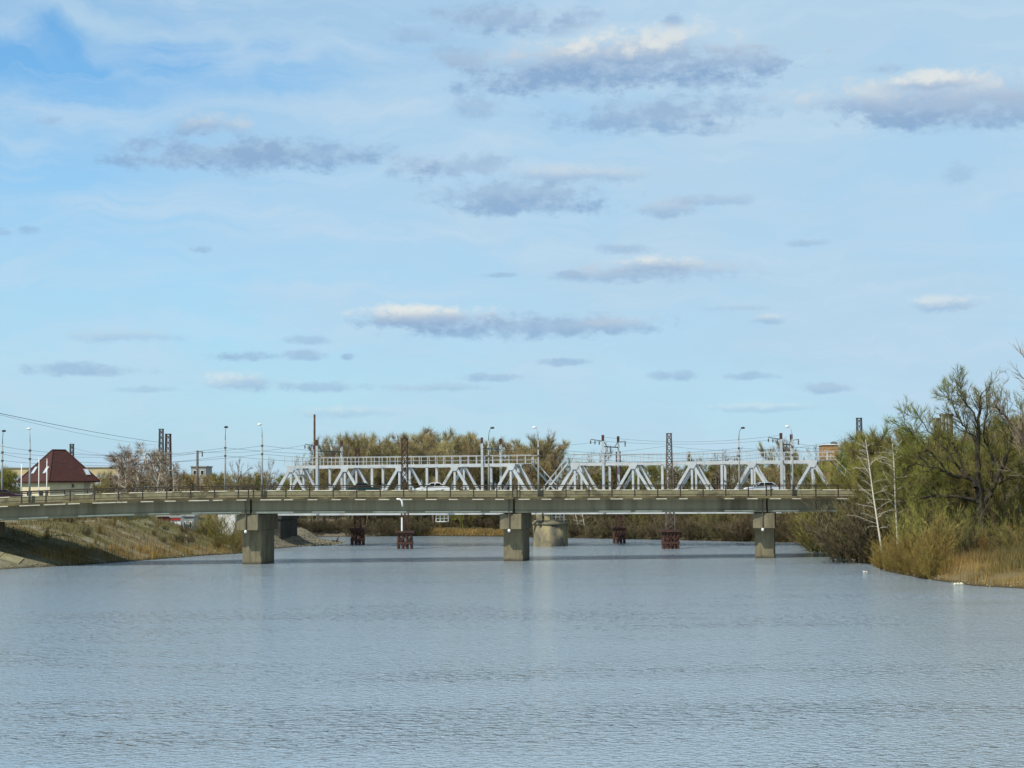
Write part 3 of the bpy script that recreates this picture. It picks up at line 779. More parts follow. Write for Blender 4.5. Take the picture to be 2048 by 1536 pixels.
def cradle(px0, px1, y0, y1, dep, label, hang):
    a, b = at(px0, y1, dep), at(px1, y0, dep)
    t = thing('inspection_cradle', label, 'cradle', ((a.x + b.x) / 2, dep, a.z), 'white inspection cradles')
    mb = MB(); W = .9
    mb.box(((a.x + b.x) / 2, dep + W / 2, a.z + .05), (b.x - a.x, W, .1)); mb.build('platform', M_WHITE, t)
    mb = MB(); n = 4
    for i in range(n):
        x = a.x + (b.x - a.x) * i / (n - 1)
        for yy in (dep, dep + W): mb.beam((x, yy, a.z), (x, yy, b.z), .09, .09, (0, 1, 0))
    for yy in (dep, dep + W):
        for z in (b.z, (a.z + b.z) / 2): mb.beam((a.x, yy, z), (b.x, yy, z), .07, .07)
    mb.build('guard_rail', M_WHITE, t)
    if hang:
        mb = MB()
        for x in (a.x, b.x): mb.beam((x, dep + W / 2, a.z), (x, dep + W / 2, ZB - .2), .06, .06, (0, 1, 0))
        mb.build('hanger', M_WHITE, t)


zz = tp(tx(880), .3, 0).y
cradle(872, 896, 1030, 1044, zz, 'white inspection cradle hanging under the left truss span', True)
cradle(1104, 1128, 1026, 1042, pc.y - 2.3, 'white inspection platform frame standing on the stone pier', False)

# abutments at both ends
for (pxc, lab, hw) in ((556, 'dark concrete railway abutment beside the gravel spit', 2.2), (1702, 'concrete railway abutment hidden among the right bank trees', 2.4)):
    x = tx(pxc) - (1.4 if pxc < 900 else -1.0)
    c = tp(x, TW / 2, 0); g0 = gz_(c.x, c.y)
    t = thing('bridge_abutment', lab, 'abutment', (c.x, c.y, g0 - .3))
    mb = MB(); mb.box((c.x, c.y, (g0 - 1 + ZB - .9) / 2), (hw * 2, TW + 2, ZB - .9 - g0 + 1), math.atan(TM)); mb.build('wall', M_ABUT, t)
    mb = MB(); mb.box((c.x, c.y, ZB - .55), (hw * 2 + .4, TW + 2.4, .6), math.atan(TM)); mb.build('cap', M_ABUT, t)

# ------------------------------------------------------------------ lattice masts and pile trestles
def lattice_mast(base, top_z, w0, w1, m, label, rows=None, name='lattice_mast', arms=0):
    base = Vector(base); H = top_z - base.z
    t = thing(name, label, 'mast', base)
    cs = [(-1, -1), (1, -1), (1, 1), (-1, 1)]
    def pt(i, f):
        wv = (w0 + (w1 - w0) * f) / 2; return base + Vector((cs[i][0] * wv, cs[i][1] * wv, H * f))
    for i in range(4):
        mb = MB(); mb.beam(pt(i, 0), pt(i, 1), .15, .15, (0, 1, 0)); mb.build('leg', m, t)
    rows = rows or max(5, int(H / .95)); mb = MB()
    for r in range(rows):
        f0, f1 = r / rows, (r + 1) / rows
        for i in range(4):
            j = (i + 1) % 4
            mb.beam(pt(i, f0), pt(j, f1), .075, .075); mb.beam(pt(j, f0), pt(i, f1), .075, .075); mb.beam(pt(i, f1), pt(j, f1), .07, .07)
    mb.build('bracing', m, t)
    mb = MB(); mb.box(base + Vector((0, 0, H + .06)), (w1 + .22, w1 + .22, .14)); mb.build('top_plate', m, t)
    if arms:
        for z, dx in ((H * .55, .7), (H * .50, .75), (H * .45, .65))[:arms]:
            mb = MB(); p = base + Vector((w1 / 2 - .05, -w1 / 2, z)); q = p + Vector((dx, 0, .05)); mb.beam(p, q, .07, .09)
            mb.lathe((q.x, q.y, q.z), [(.05, -.3), (.15, -.2), (.09, -.08), (.15, .05), (.06, .25)], 8); mb.build('insulator_arm', M_BLACK, t)
    return t


def trestle(px0, px1, ytop, ywater, label, npile=5):
    a, b = on_water(px0, ywater), on_water(px1, ywater); d = a.y + .1; wv = b.x - a.x
    c = Vector(((a.x + b.x) / 2, d + wv * .45, 0)); zt = at(px0, ytop, d).z
    t = thing('pile_trestle', label, 'trestle', (c.x, c.y, -2), 'rusty pile trestles in the river')
    mb = MB(); mb.box((c.x, c.y, zt - .15), (wv + .5, wv * .9 + .5, .3)); mb.box((c.x, c.y, zt - .45), (wv + .1, wv * .9 + .1, .3)); mb.build('platform', M_RUST, t)
    hw = wv / 2 - .15
    for i in range(npile):
        for yy in (-wv * .4, wv * .4):
            xx = -hw + 2 * hw * i / (npile - 1)
            mb = MB(); mb.tube((c.x + xx, c.y + yy, -2), (c.x + xx * .95, c.y + yy, zt - .6), .19, .17, 8); mb.build('pile', M_RUST, t)
    for yy in (-wv * .4 - .2, wv * .4 + .2):
        mb = MB()
        for i in range(2): mb.beam((c.x - hw + i * hw, c.y + yy, .35), (c.x + i * hw, c.y + yy, zt - .8), .14, .16); mb.beam((c.x + i * hw, c.y + yy, .35), (c.x - hw + i * hw, c.y + yy, zt - .8), .14, .16)
        mb.beam((c.x - hw - .2, c.y + yy, .9), (c.x + hw + .2, c.y + yy, .9), .16, .3)
        mb.build('bracing', M_RUST, t)
    return Vector((c.x, c.y, zt))


t1 = trestle(794, 824, 1062, 1098, 'rusty pile trestle with white strip for the sunlit mast edge under the middle of the left truss', 4)
t2 = trestle(1326, 1360, 1060, 1098, 'large rusty pile trestle in front of the right truss span', 5)
t3 = trestle(701, 727, 1056, 1090, 'dark pile trestle beyond the driftwood, behind the left truss', 4)
t4 = trestle(1227, 1252, 1053, 1087, 'small dark pile trestle behind the right truss span', 4)
lattice_mast(t1, at(806, 878, t1.y).z, 1.05, .8, M_RUST, 'red rusty lattice mast in front of the left truss', arms=3)
lattice_mast(t2, at(1342, 868, t2.y).z, 1.25, .62, M_RUSTG, 'tall grey brown lattice mast in front of the right truss', arms=3)
lattice_mast(t3, at(713, 900, t3.y).z, 1.0, .6, M_RUST, 'thin dark lattice mast behind the left truss near the green car')
lattice_mast(t4, at(1240, 905, t4.y).z, 1.0, .6, M_RUST, 'rusty lattice mast standing behind the right truss beside the portal')
mb = MB(); a, b = at(803.5, 1035, t1.y - 1.2), at(804.5, 1059, t1.y - 1.2); mb.beam(a, (a.x, a.y, t1.z), .22, .06, (0, 1, 0))  # white strip stands in for sunlight along the edge of the mast
o = mb.build('lit_edge_strip', M_WHITE, loc=(a.x, a.y, t1.z)); tag(o, 'narrow white strip added as the sunlit edge of the red rusty mast', 'board')


def ground_mast(px, ytop, d, w0, w1, m, label, **k):
    p = at(px, 980, d); g0 = gz_(p.x, d); lattice_mast((p.x, d, g0 - .1), at(px, ytop, d).z, w0, w1, m, label, **k)
    return Vector((p.x, d, at(px, ytop, d).z))


gm1 = ground_mast(322, 859, 300, .95, .6, M_STEELD, 'taller dark lattice mast of the pair above the bare birches')
gm2 = ground_mast(336, 869, 292, 1.15, .75, M_RUST, 'shorter brown lattice mast of the pair above the bare birches')
gm3 = ground_mast(143, 889, 320, .8, .55, M_STEELD, 'lattice mast peeping over the brown house roof', arms=2)
gm4 = ground_mast(1721, 837, 310, 1.1, .8, M_STEELD, 'black lattice mast above the right bank trees')

# tall rusty pole behind the left truss
p = at(629, 830, 346); g0 = gz_(p.x, p.y)
t = thing('tall_pole', 'tall rusty brown pole rising behind the left truss end', 'pole', (p.x, p.y, g0 - .1))
mb = MB(); mb.tube((p.x, p.y, g0 - .1), p, .26, .2, 10); mb.build('shaft', M_RUST, t, smooth=True)
mb = MB(); mb.tube(p, p + Vector((0, 0, .12)), .21, .21, 10); mb.build('cap', M_STEELD, t)
mb = MB(); mb.beam((p.x - .24, p.y - .2, g0 + 2), p + Vector((-.2, -.16, 0)), .12, .05, (0, 1, 0)); mb.build('sunlit_strip', M_LIME_SUN, t)  # pale strip paints sunlight down the left side of the pole


def wood_post(px, ytop, d, label, side=1):
    p = at(px, ytop, d); g0 = gz_(p.x, d)
    t = thing('catenary_post', label, 'post', (p.x, d, g0 - .1))
    mb = MB(); mb.tube((p.x, d, g0 - .1), p, .26, .2, 8); mb.build('post', M_RUSTG, t, smooth=True)
    mb = MB(); mb.beam(p + Vector((0, 0, -.2)), p + Vector((side * .9, 0, -.15)), .1, .1); ar = mb.build('arm', M_STEELD, t)
    mb = MB(); q = p + Vector((side * .85, 0, -.2)); mb.lathe((q.x, q.y, q.z - .9), [(.05, 0), (.14, .15), (.08, .4), (.14, .65), (.05, .9)], 8); mb.build('insulator', M_STEELD, ar)
    return p


wp1 = wood_post(395, 901, 300, 'short brown catenary post with one bracket right of the birches')

# ------------------------------------------------------------------ house and other buildings on the left
M_ROOF = mat('brown_roof_tiles', (0.075, 0.022, 0.013), (0.045, 0.015, 0.010), 0.65, 1.2, (1, 1, 3), bump=0.3)
M_CREAM = mat('cream_plaster', (0.66, 0.57, 0.37), (0.58, 0.50, 0.32), 0.9, 0.7)
M_BLUEW = mat('pale_blue_plaster', (0.45, 0.52, 0.58), (0.38, 0.45, 0.5), 0.9, 0.8)
M_YELW = mat('faded_yellow_plaster', (0.58, 0.46, 0.25), (0.48, 0.39, 0.23), 0.9, 0.4)
M_BRICK = mat('tan_brick', (0.42, 0.24, 0.10), (0.33, 0.185, 0.075), 0.9, 1.5, c3=(0.5, 0.36, 0.2))
M_GREYW = mat('grey_plaster', (0.36, 0.36, 0.33), (0.28, 0.28, 0.26), 0.9, 0.8)
M_DGREEN = mat('dark_green_paint', (0.02, 0.045, 0.03), (0.03, 0.05, 0.035), 0.6, 2.0)
M_RED = mat('red_paint', (0.45, 0.04, 0.03), (0.36, 0.035, 0.03), 0.5, 2.0)
M_DRED = mat('maroon_paint', (0.10, 0.015, 0.015), (0.07, 0.012, 0.012), 0.5, 2.0)


def house():
    D = 262.0
    fc = at(97, 962, D)                       # nearest eave corner
    phi = math.radians(46.5); A = 9.14
    ux = Vector((math.cos(phi), math.sin(phi), 0)); uy = Vector((-math.sin(phi), math.cos(phi), 0))   # right along the front, left/back along the side
    ze = fc.z; c0 = Vector((fc.x, fc.y, 0))
    cc = c0 + ux * A / 2 + uy * A / 2
    g0 = min(gz_(cc.x, cc.y), 6.5) - .3
    t = thing('house', 'cream house with a steep dark brown hipped roof beside the bridge', 'house', (cc.x, cc.y, g0))
    zr_ = at(124, 899, D + 4).z
    E = [c0, c0 + ux * A, c0 + ux * A + uy * A, c0 + uy * A]
    e = [Vector((q.x, q.y, ze)) for q in E]
    r1 = Vector((cc.x, cc.y, zr_)) - ux * 1.15; r2 = Vector((cc.x, cc.y, zr_)) + ux * 1.15
    lo = [q - Vector((0, 0, .22)) for q in e]
    mb = MB(); mb.add(e + [r1, r2] + lo, [(0, 1, 5, 4), (1, 2, 5), (2, 3, 4, 5), (3, 0, 4), (0, 6, 7, 1), (1, 7, 8, 2), (2, 8, 9, 3), (3, 9, 6, 0), (9, 8, 7, 6)])
    rf = mb.build('roof', M_ROOF, t)
    mb = MB()
    for a, b in ((e[0], r1), (e[1], r2), (e[2], r2), (e[3], r1), (r1, r2)): mb.beam(a + Vector((0, 0, .04)), b + Vector((0, 0, .04)), .22, .1)
    mb.build('ridge_cap', M_ROOF, rf)
    def onroof(base_a, base_b, apex, f, h, wdt, ht):
        """skylight lying on a roof face"""
        b = base_a.lerp(base_b, f); d = base_b - base_a; d.normalize(); up = (apex - b); up -= d * up.dot(d); up.normalize()
        n = d.cross(up).normalized()
        if n.z < 0: n = -n
        c = b + up * h
        m2 = MB(); pts = [c - d * wdt / 2, c + d * wdt / 2, c + d * wdt / 2 + up * ht, c - d * wdt / 2 + up * ht]
        m2.hexa([q + n * .02 for q in pts] + [q + n * .12 for q in pts]); s = m2.build('skylight', M_GREYW, rf)
        m2 = MB(); k = .12; pts = [c - d * (wdt / 2 - k) + up * k, c + d * (wdt / 2 - k) + up * k, c + d * (wdt / 2 - k) + up * (ht - k), c - d * (wdt / 2 - k) + up * (ht - k)]
        m2.hexa([q + n * .10 for q in pts] + [q + n * .135 for q in pts]); m2.build('pane', M_BLUEW, s)
    onroof(e[3], e[0], r1, .35, 1.4, .8, 1.3); onroof(e[3], e[0], r1, .72, 1.4, .8, 1.3); onroof(e[0], e[1], r2, .83, 1.2, .8, 1.3)
    # walls: main block and a recess on the right
    ins = .55
    def wallblock(a0, a1, b0, b1, z1, m, nm):
        q = [c0 + ux * a0 + uy * b0, c0 + ux * a1 + uy * b0, c0 + ux * a1 + uy * b1, c0 + ux * a0 + uy * b1]
        m2 = MB(); m2.hexa([Vector((v.x, v.y, g0)) for v in q] + [Vector((v.x, v.y, z1)) for v in q]); return m2.build(nm, m, t)
    wl1 = wallblock(ins, A - 2.4, ins, A - ins, ze - .225, M_CREAM, 'wall')
    wallblock(A - 2.39, A - ins, ins + 1.3, A - ins, ze - .225, M_CREAM, 'wall')
    def opening(side, f0, f1, z0, z1, nm, m):
        if side == 'front': q0, q1, n = c0 + ux * f0 + uy * ins, c0 + ux * f1 + uy * ins, -uy
        else: q0, q1, n = c0 + uy * f0 + ux * ins, c0 + uy * f1 + ux * ins, -ux
        m2 = MB(); m2.hexa([Vector((v.x, v.y, z0)) for v in (q0 + n * .05, q1 + n * .05, q1 - n * .1, q0 - n * .1)] + [Vector((v.x, v.y, z1)) for v in (q0 + n * .05, q1 + n * .05, q1 - n * .1, q0 - n * .1)])
        w_ = m2.build(nm, M_WHITE if nm == 'window' else m, t)
        k = .1; d = (q1 - q0).normalized(); p0, p1 = q0 + d * k, q1 - d * k
        m2 = MB(); m2.hexa([Vector((v.x, v.y, z0 + k)) for v in (p0 + n * .065, p1 + n * .065, p1 - n * .02, p0 - n * .02)] + [Vector((v.x, v.y, z1 - k)) for v in (p0 + n * .065, p1 + n * .065, p1 - n * .02, p0 - n * .02)])
        m2.build('pane', M_GLASS, w_)
    opening('left', 2.2, 3.6, ze - 2.7, ze - 1.5, 'window', M_WHITE); opening('left', 5.6, 7.2, ze - 2.7, ze - 1.5, 'window', M_WHITE)
    opening('left', .9, 1.7, g0, ze - 1.6, 'door', M_DRED)
    m2 = MB(); q = c0 + ux * (A - 2.4) + uy * (ins - .06); m2.tube((q.x, q.y, g0), (q.x, q.y, ze - .23), .05, .05, 6); m2.build('downpipe', M_GREYW, t)
    q = c0 + ux * 4.6 + uy * (ins - .12); m2 = MB(); m2.box((q.x, q.y, ze - .75), (.22, .2, .5), phi); m2.build('wall_lamp', M_STEELD, t)
    return cc, g0


HC, HG = house()


def flagpole(px, yt, d, label):
    p = at(px, yt, d); g0 = gz_(p.x, d); t = thing('flagpole', label, 'flagpole', (p.x, d, g0 - .05), 'white poles in front of the house')
    mb = MB(); mb.tube((p.x, d, g0 - .05), p, .085, .06, 8); mb.build('pole', M_WHITE, t, smooth=True)
    mb = MB(); mb.lathe((p.x, p.y, p.z), [(.03, 0), (.09, .05), (.09, .12), (.02, .18)], 8); mb.build('finial', M_WHITE, t)


flagpole(43, 927, 250, 'white flagpole at the left corner of the house, shortest of three'); flagpole(78, 916, 250, 'tallest white flagpole, in the middle of three before the house'); flagpole(94, 920, 250, 'white flagpole before the front corner of the brown roof')


def block(px0, px1, ytop, ybase, d, depth, wallm, label, cat='building', name='building', windows=0, band=None, roof_m=None, ground=True):
    a, b = at(px0, ytop, d), at(px1, ytop, d); g0 = min(gz_((a.x + b.x) / 2, d), at(px0, ybase, d).z) - .2
    t = thing(name, label, cat, ((a.x + b.x) / 2, d + depth / 2, g0))
    z1 = a.z - .25
    mb = MB(); mb.box(((a.x + b.x) / 2, d + depth / 2, (g0 + z1) / 2), (b.x - a.x, depth, z1 - g0)); wo = mb.build('wall', wallm, t)
    mb = MB(); mb.box(((a.x + b.x) / 2, d + depth / 2, z1 + .125), (b.x - a.x + .4, depth + .4, .25)); mb.build('roof', roof_m or M_GREYW, t)
    if band:
        z = at(px0, band, d).z; mb = MB(); mb.box(((a.x + b.x) / 2, d - .02, (g0 + z) / 2), (b.x - a.x + .02, .1, z - g0)); mb.build('wall_band', M_BLUEW, t)
    for i in range(windows):
        x = a.x + (b.x - a.x) * (i + .5) / windows; ww = (b.x - a.x) / windows * .45
        mb = MB(); mb.box((x, d - .02, z1 - 1.3), (ww, .14, 1.1)); fo = mb.build('window', M_WHITE, t)
        mb = MB(); mb.box((x, d - .05, z1 - 1.3), (ww - .2, .14, .9)); mb.build('pane', M_GLASS, fo)
    return t


block(13, 246, 935, 985, 420, 14, M_YELW, 'long faded yellow building with a blue lower band behind the house', windows=0, band=951)
block(382, 412, 932, 985, 400, 8, M_GREYW, 'small grey flat roofed building behind the brown post', windows=2)
block(1648, 1677, 888, 960, 420, 7, M_BRICK, 'tan brick tower top above the right end of the truss', windows=0, roof_m=M_WHITE)
tk = at(1668, 884, 424); mb = MB(); mb.lathe((tk.x, tk.y, at(1668, 888, 424).z), [(.9, 0), (.95, .25), (.6, .5), (.1, .6)], 12); tag(mb.build('roof_vent', M_STEELD, loc=tk), 'dark low vent on the roof of the tan brick tower', 'vent')
block(342, 361, 1032, 1047, 262, 3, M_WHITE, 'white kiosk with a red stripe under the left road span', cat='kiosk', name='kiosk')
k0, k1 = at(342, 1037, 261.9), at(361, 1040, 261.9)
kk = [o for o in bpy.data.objects if o.name.startswith('kiosk')][0]
mb = MB(); mb.box(((k0.x + k1.x) / 2, 261.95, (k0.z + k1.z) / 2), (k1.x - k0.x + .02, .14, .32)); mb.build('red_stripe', M_RED, kk)
block(363, 387, 1030, 1048, 266, 4, M_GREYW, 'grey shed right of the red striped kiosk', cat='shed', name='shed', windows=2)
block(315, 340, 1030, 1046, 272, 4, M_DRED, 'maroon shed left of the red striped kiosk', cat='shed', name='shed')
block(436, 470, 1022, 1046, 268, 4, M_WHITE, 'white ruined wall block left of the first river pier', cat='hut', name='hut')
# green fence under the left span
a, b = at(115, 1036, 262), at(300, 1036, 262); ft = thing('fence', 'dark green board fence on the bank under the left road span', 'fence', (a.x, 262, gz_(a.x, 262)))
mb = MB(); k = 40
for i in range(k):
    x = a.x + (b.x - a.x) * i / k; g0 = gz_(x, 262); mb.box((x + .15, 262, g0 + .55), ((b.x - a.x) / k - .03, .05, 1.3))
mb.build('boards', M_DGREEN, ft)
for i in range(9):
    x = a.x + (b.x - a.x) * i / 8; mb = MB(); mb.box((x, 262.08, gz_(x, 262) + .55), (.1, .1, 1.5)); mb.build('post', M_STEELD, ft)


def silo(px, wpx, yt, label):
    d = 430; p = at(px, yt, d); r = wpx / 2 / F * d; g0 = gz_(p.x, d)
    t = thing('concrete_silo', label, 'silo', (p.x, d, g0 - .2), 'concrete silo towers behind the right trees')
    mb = MB(); mb.tube((p.x, d, g0 - .2), (p.x, d, p.z - .5), r, r, 20); mb.build('shaft', M_CONC, t, smooth=False)
    mb = MB(); mb.tube((p.x, d, p.z - .5), (p.x, d, p.z), r + .15, r + .15, 20); mb.build('cap', M_RUSTG, t)
    mb = MB(); mb.beam((p.x - r * .5, d - r * .95, g0), (p.x - r * .5, d - r * .95, p.z + .3), .25, .2, (0, 1, 0)); mb.build('ladder', M_GALV, t)


silo(1873, 12, 836, 'left concrete silo tower, lowest of three behind the willow'); silo(1885, 11, 828, 'middle concrete silo tower of three behind the willow'); silo(1899, 13, 828, 'right concrete silo tower of three behind the willow')

# ------------------------------------------------------------------ cars
def car(px, n, heading, paint, label, wagon=False):
    x = on_plane(px, 975, bp(0, n, 0), BN).x; p = bp(x, n, -1.12)
    t = thing('car', label, 'car', (0, 0, 0), 'cars on the road bridge')
    W = .81
    def loft(secs):      # (x, z, half width) side outlines mirrored to both sides
        m2 = MB(); k = len(secs); vs = [(a, -w_, z) for a, z, w_ in secs] + [(a, w_, z) for a, z, w_ in secs]
        m2.add(vs, [tuple(range(k)), tuple(range(2 * k - 1, k - 1, -1))] + [(i, (i + 1) % k, k + (i + 1) % k, k + i) for i in range(k)]); return m2
    r = -1.62 if wagon else -1.18
    loft([(2.0, .28, W - .05), (2.14, .40, W - .06), (2.12, .62, W - .06), (1.95, .76, W - .08), (.85, .90, W - .04), (-1.3, .94, W - .04), (-1.95, .90, W - .07), (-2.1, .78, W - .06), (-2.12, .42, W - .05), (-2.0, .28, W - .05)]).build('body', paint, t, bevel=.05)
    loft([(.92, .88, W - .09), (.22, 1.36, W - .22), (r + .35, 1.37, W - .22), (r - .15 if not wagon else r - .25, .92, W - .09)]).build('windows', M_CARGLASS, t, bevel=.02)
    loft([(.26, 1.355, W - .20), (.12, 1.41, W - .26), (r + .45, 1.42, W - .26), (r + .28, 1.36, W - .20)]).build('roof', paint, t, bevel=.02)
    for s in (-1, 1):
        m2 = MB()
        for a, b in (((.93, .89), (.22, 1.38)), ((-.22, .92), (-.26, 1.38)), ((r - (.15 if not wagon else .25), .93), (r + .34, 1.38))):
            m2.beam((a[0], s * (W - .085), a[1]), (b[0], s * (W - .215), b[1]), .07, .05, (0, 1, 0))
        m2.build('pillars', paint, t)
        for xx in (1.32, -1.25):
            m2 = MB(); m2.tube((xx, s * (W - .2), .29), (xx, s * (W - .0), .29), .29, .29, 16); wh = m2.build('wheel', M_BLACK, t)
            m2 = MB(); m2.tube((xx, s * (W - .02), .29), (xx, s * (W + .015), .29), .17, .15, 12); m2.build('rim', M_GALV, wh)
        m2 = MB(); m2.box((2.09, s * .56, .62), (.12, .34, .16)); m2.build('headlight', M_WHITE, t)
        m2 = MB(); m2.box((-2.08, s * .58, .70), (.1, .3, .2)); m2.build('taillight', M_RED, t)
    for xx in (2.13, -2.12):
        m2 = MB(); m2.box((xx, 0, .42), (.12, 1.5, .16)); m2.build('bumper', M_STEELD, t)
    t.location = p; t.rotation_euler = (0, 0, math.atan(BS) + (math.pi if heading < 0 else 0))
    return t


def paintmat(name, c): return mat(name, c, tuple(v * .92 for v in c), 0.25, 1.0, spec=0.5)


car(22, 6.8, 1, paintmat('maroon_car_paint', (0.045, 0.014, 0.018)), 'dark maroon sedan at the left edge in front of the house')
car(739, 7.6, 1, paintmat('dark_green_car_paint', (0.010, 0.032, 0.030)), 'dark green sedan on the bridge left of the red mast')
car(871, 3.8, -1, paintmat('white_car_paint', (0.82, 0.82, 0.80)), 'white sedan in the middle of the bridge')
car(1528, 3.8, -1, paintmat('silver_car_paint', (0.62, 0.66, 0.68)), 'silver estate car on the bridge over the right pier', True)

# ------------------------------------------------------------------ overhead wires
def wire(a, b, sag, label, r=0.022, n=14, cat='wire'):
    a, b = Vector(a), Vector(b); pts = []
    for i in range(n + 1):
        f = i / n; p = a.lerp(b, f); p.z -= sag * 4 * f * (1 - f); pts.append(p)
    mb = MB(); mb.path(pts, r, 4); m = a.lerp(b, .5)
    return tag(mb.build('overhead_wire', M_WIRE, loc=a), label, cat, 'overhead wires')


near = [LT[61], LT[526], LT[1079], LT[1588]]; farl = [LT[19], LT[465], LT[992], LT[1493]]
nm = ['brown roofed house lamp', 'first pier lamp', 'truss gap lamp', 'right truss lamp']
lab_w = ['between the house and the first river pier', 'between the first pier and the truss gap', 'between the truss gap and the right truss end']
for i in range(3):
    wire(near[i][0], near[i + 1][0], .95, 'upper lamp cable along the near kerb ' + lab_w[i]); wire(near[i][1], near[i + 1][1], .8, 'lower lamp cable along the near kerb ' + lab_w[i])
    wire(farl[i][0], farl[i + 1][0], .9, 'upper lamp cable along the far kerb ' + lab_w[i]); wire(farl[i][1], farl[i + 1][1], .9, 'lower lamp cable along the far kerb ' + lab_w[i])
wire(at(-80, 868, 208), near[0][0], .3, 'upper near kerb lamp cable running off the left edge'); wire(at(-80, 880, 208), near[0][1], .3, 'lower near kerb lamp cable running off the left edge')
wire(near[3][0], bp(64, 1.2, 5.6), .8, 'upper near kerb lamp cable running into the right bank trees'); wire(farl[3][0], bp(66, 10.3, 5.6), .8, 'far kerb lamp cable running into the right bank trees')
for i, dz in enumerate((0, -.5)):
    wire(at(-60, 814, 150), gm1 + Vector((0, -.2, -2.3 + dz)), .25 + .3 * i, ['upper', 'lower'][i] + ' of two sloping power lines from the left edge to the birch masts', .03 - .014 * i)
wire(gm3 + Vector((.6, 0, -1.5)), gm2 + Vector((0, 0, -3)), .6, 'power line from the house roof mast to the birch masts'); wire(gm3 + Vector((0, 0, -.6)), wp1 + Vector((.8, 0, -.3)), 1.4, 'sagging line from the house roof mast to the brown post')
wire(wp1 + Vector((.8, 0, -.3)), (PORT[0][0].x - 1.9, PORT[0][0].y, PORT[0][1] - .8), .5, 'line from the brown post to the first catenary portal')
for i in range(3):
    a, b = PORT[i], PORT[i + 1]
    lb = ['between first and second', 'between second and third', 'between third and fourth'][i]
    wire((a[0].x, a[0].y, a[1] - .95), (b[0].x, b[0].y, b[1] - .95), .6, 'feeder wire ' + lb + ' catenary portals')
    wire((a[0].x + .6, a[0].y + 3.2, a[2] - 1.0), (b[0].x + .6, b[0].y + 3.2, b[2] - 1.0), 1.0, 'catenary wire hung ' + lb + ' catenary portals')
    if i != 1: wire((a[0].x, a[0].y, a[1] - .3), (b[0].x, b[0].y, b[1] - .3), .9, 'top wire ' + lb + ' catenary portals')
a = PORT[3]; wire((a[0].x, a[0].y, a[1] - .95), gm4 + Vector((0, 0, -4.5)), .9, 'feeder wire from the fourth portal to the black mast')
m1, m2_ = t1, t2
wire((t1.x + .5, t1.y - .5, at(806, 895, t1.y).z), (t2.x - .4, t2.y - .4, at(1342, 892, t2.y).z), 1.4, 'power line between the red rusty mast and the tall grey brown mast', .02)
wire((t2.x + .3, t2.y - .4, at(1342, 893, t2.y).z), gm4 + Vector((0, 0, -3)), 1.6, 'power line from the tall grey brown mast to the black mast', .02)

# ------------------------------------------------------------------ trees
def ribbons(p0, p1, w0, w1, seed):
    """Thin crossed twig slivers as a quad strip."""
    n = len(p0); r = np.random.default_rng(seed); d = p1 - p0
    u = np.cross(d, r.normal(size=(n, 3))); u /= (np.linalg.norm(u, axis=1, keepdims=True) + 1e-9)
    V = np.stack([p0 - u * w0[:, None], p0 + u * w0[:, None], p1 + u * w1[:, None], p1 - u * w1[:, None]], 1).reshape(-1, 3)
    return V, np.arange(4 * n).reshape(n, 4)


def tubes(p0, p1, r0, r1, k=4):
    n = len(p0); d = p1 - p0; d /= (np.linalg.norm(d, axis=1, keepdims=True) + 1e-9)
    ref = np.where(np.abs(d[:, 2:3]) > .9, np.array([[1., 0, 0]]), np.array([[0, 0, 1.]]))
    u = np.cross(d, ref); u /= np.linalg.norm(u, axis=1, keepdims=True); v = np.cross(d, u)
    an = 2 * np.pi * np.arange(k) / k
    ring = np.cos(an)[None, :, None] * u[:, None] + np.sin(an)[None, :, None] * v[:, None]
    e = d * np.minimum(r1, .05)[:, None] * .4
    V = np.concatenate([(p0 - e)[:, None] + ring * r0[:, None, None], (p1 + e)[:, None] + ring * r1[:, None, None]], 1).reshape(-1, 3)
    j = np.arange(k); b = (np.arange(n) * 2 * k)[:, None]
    Qd = np.stack([b + j, b + (j + 1) % k, b + k + (j + 1) % k, b + k + j], -1).reshape(-1, 4)
    return V, Qd


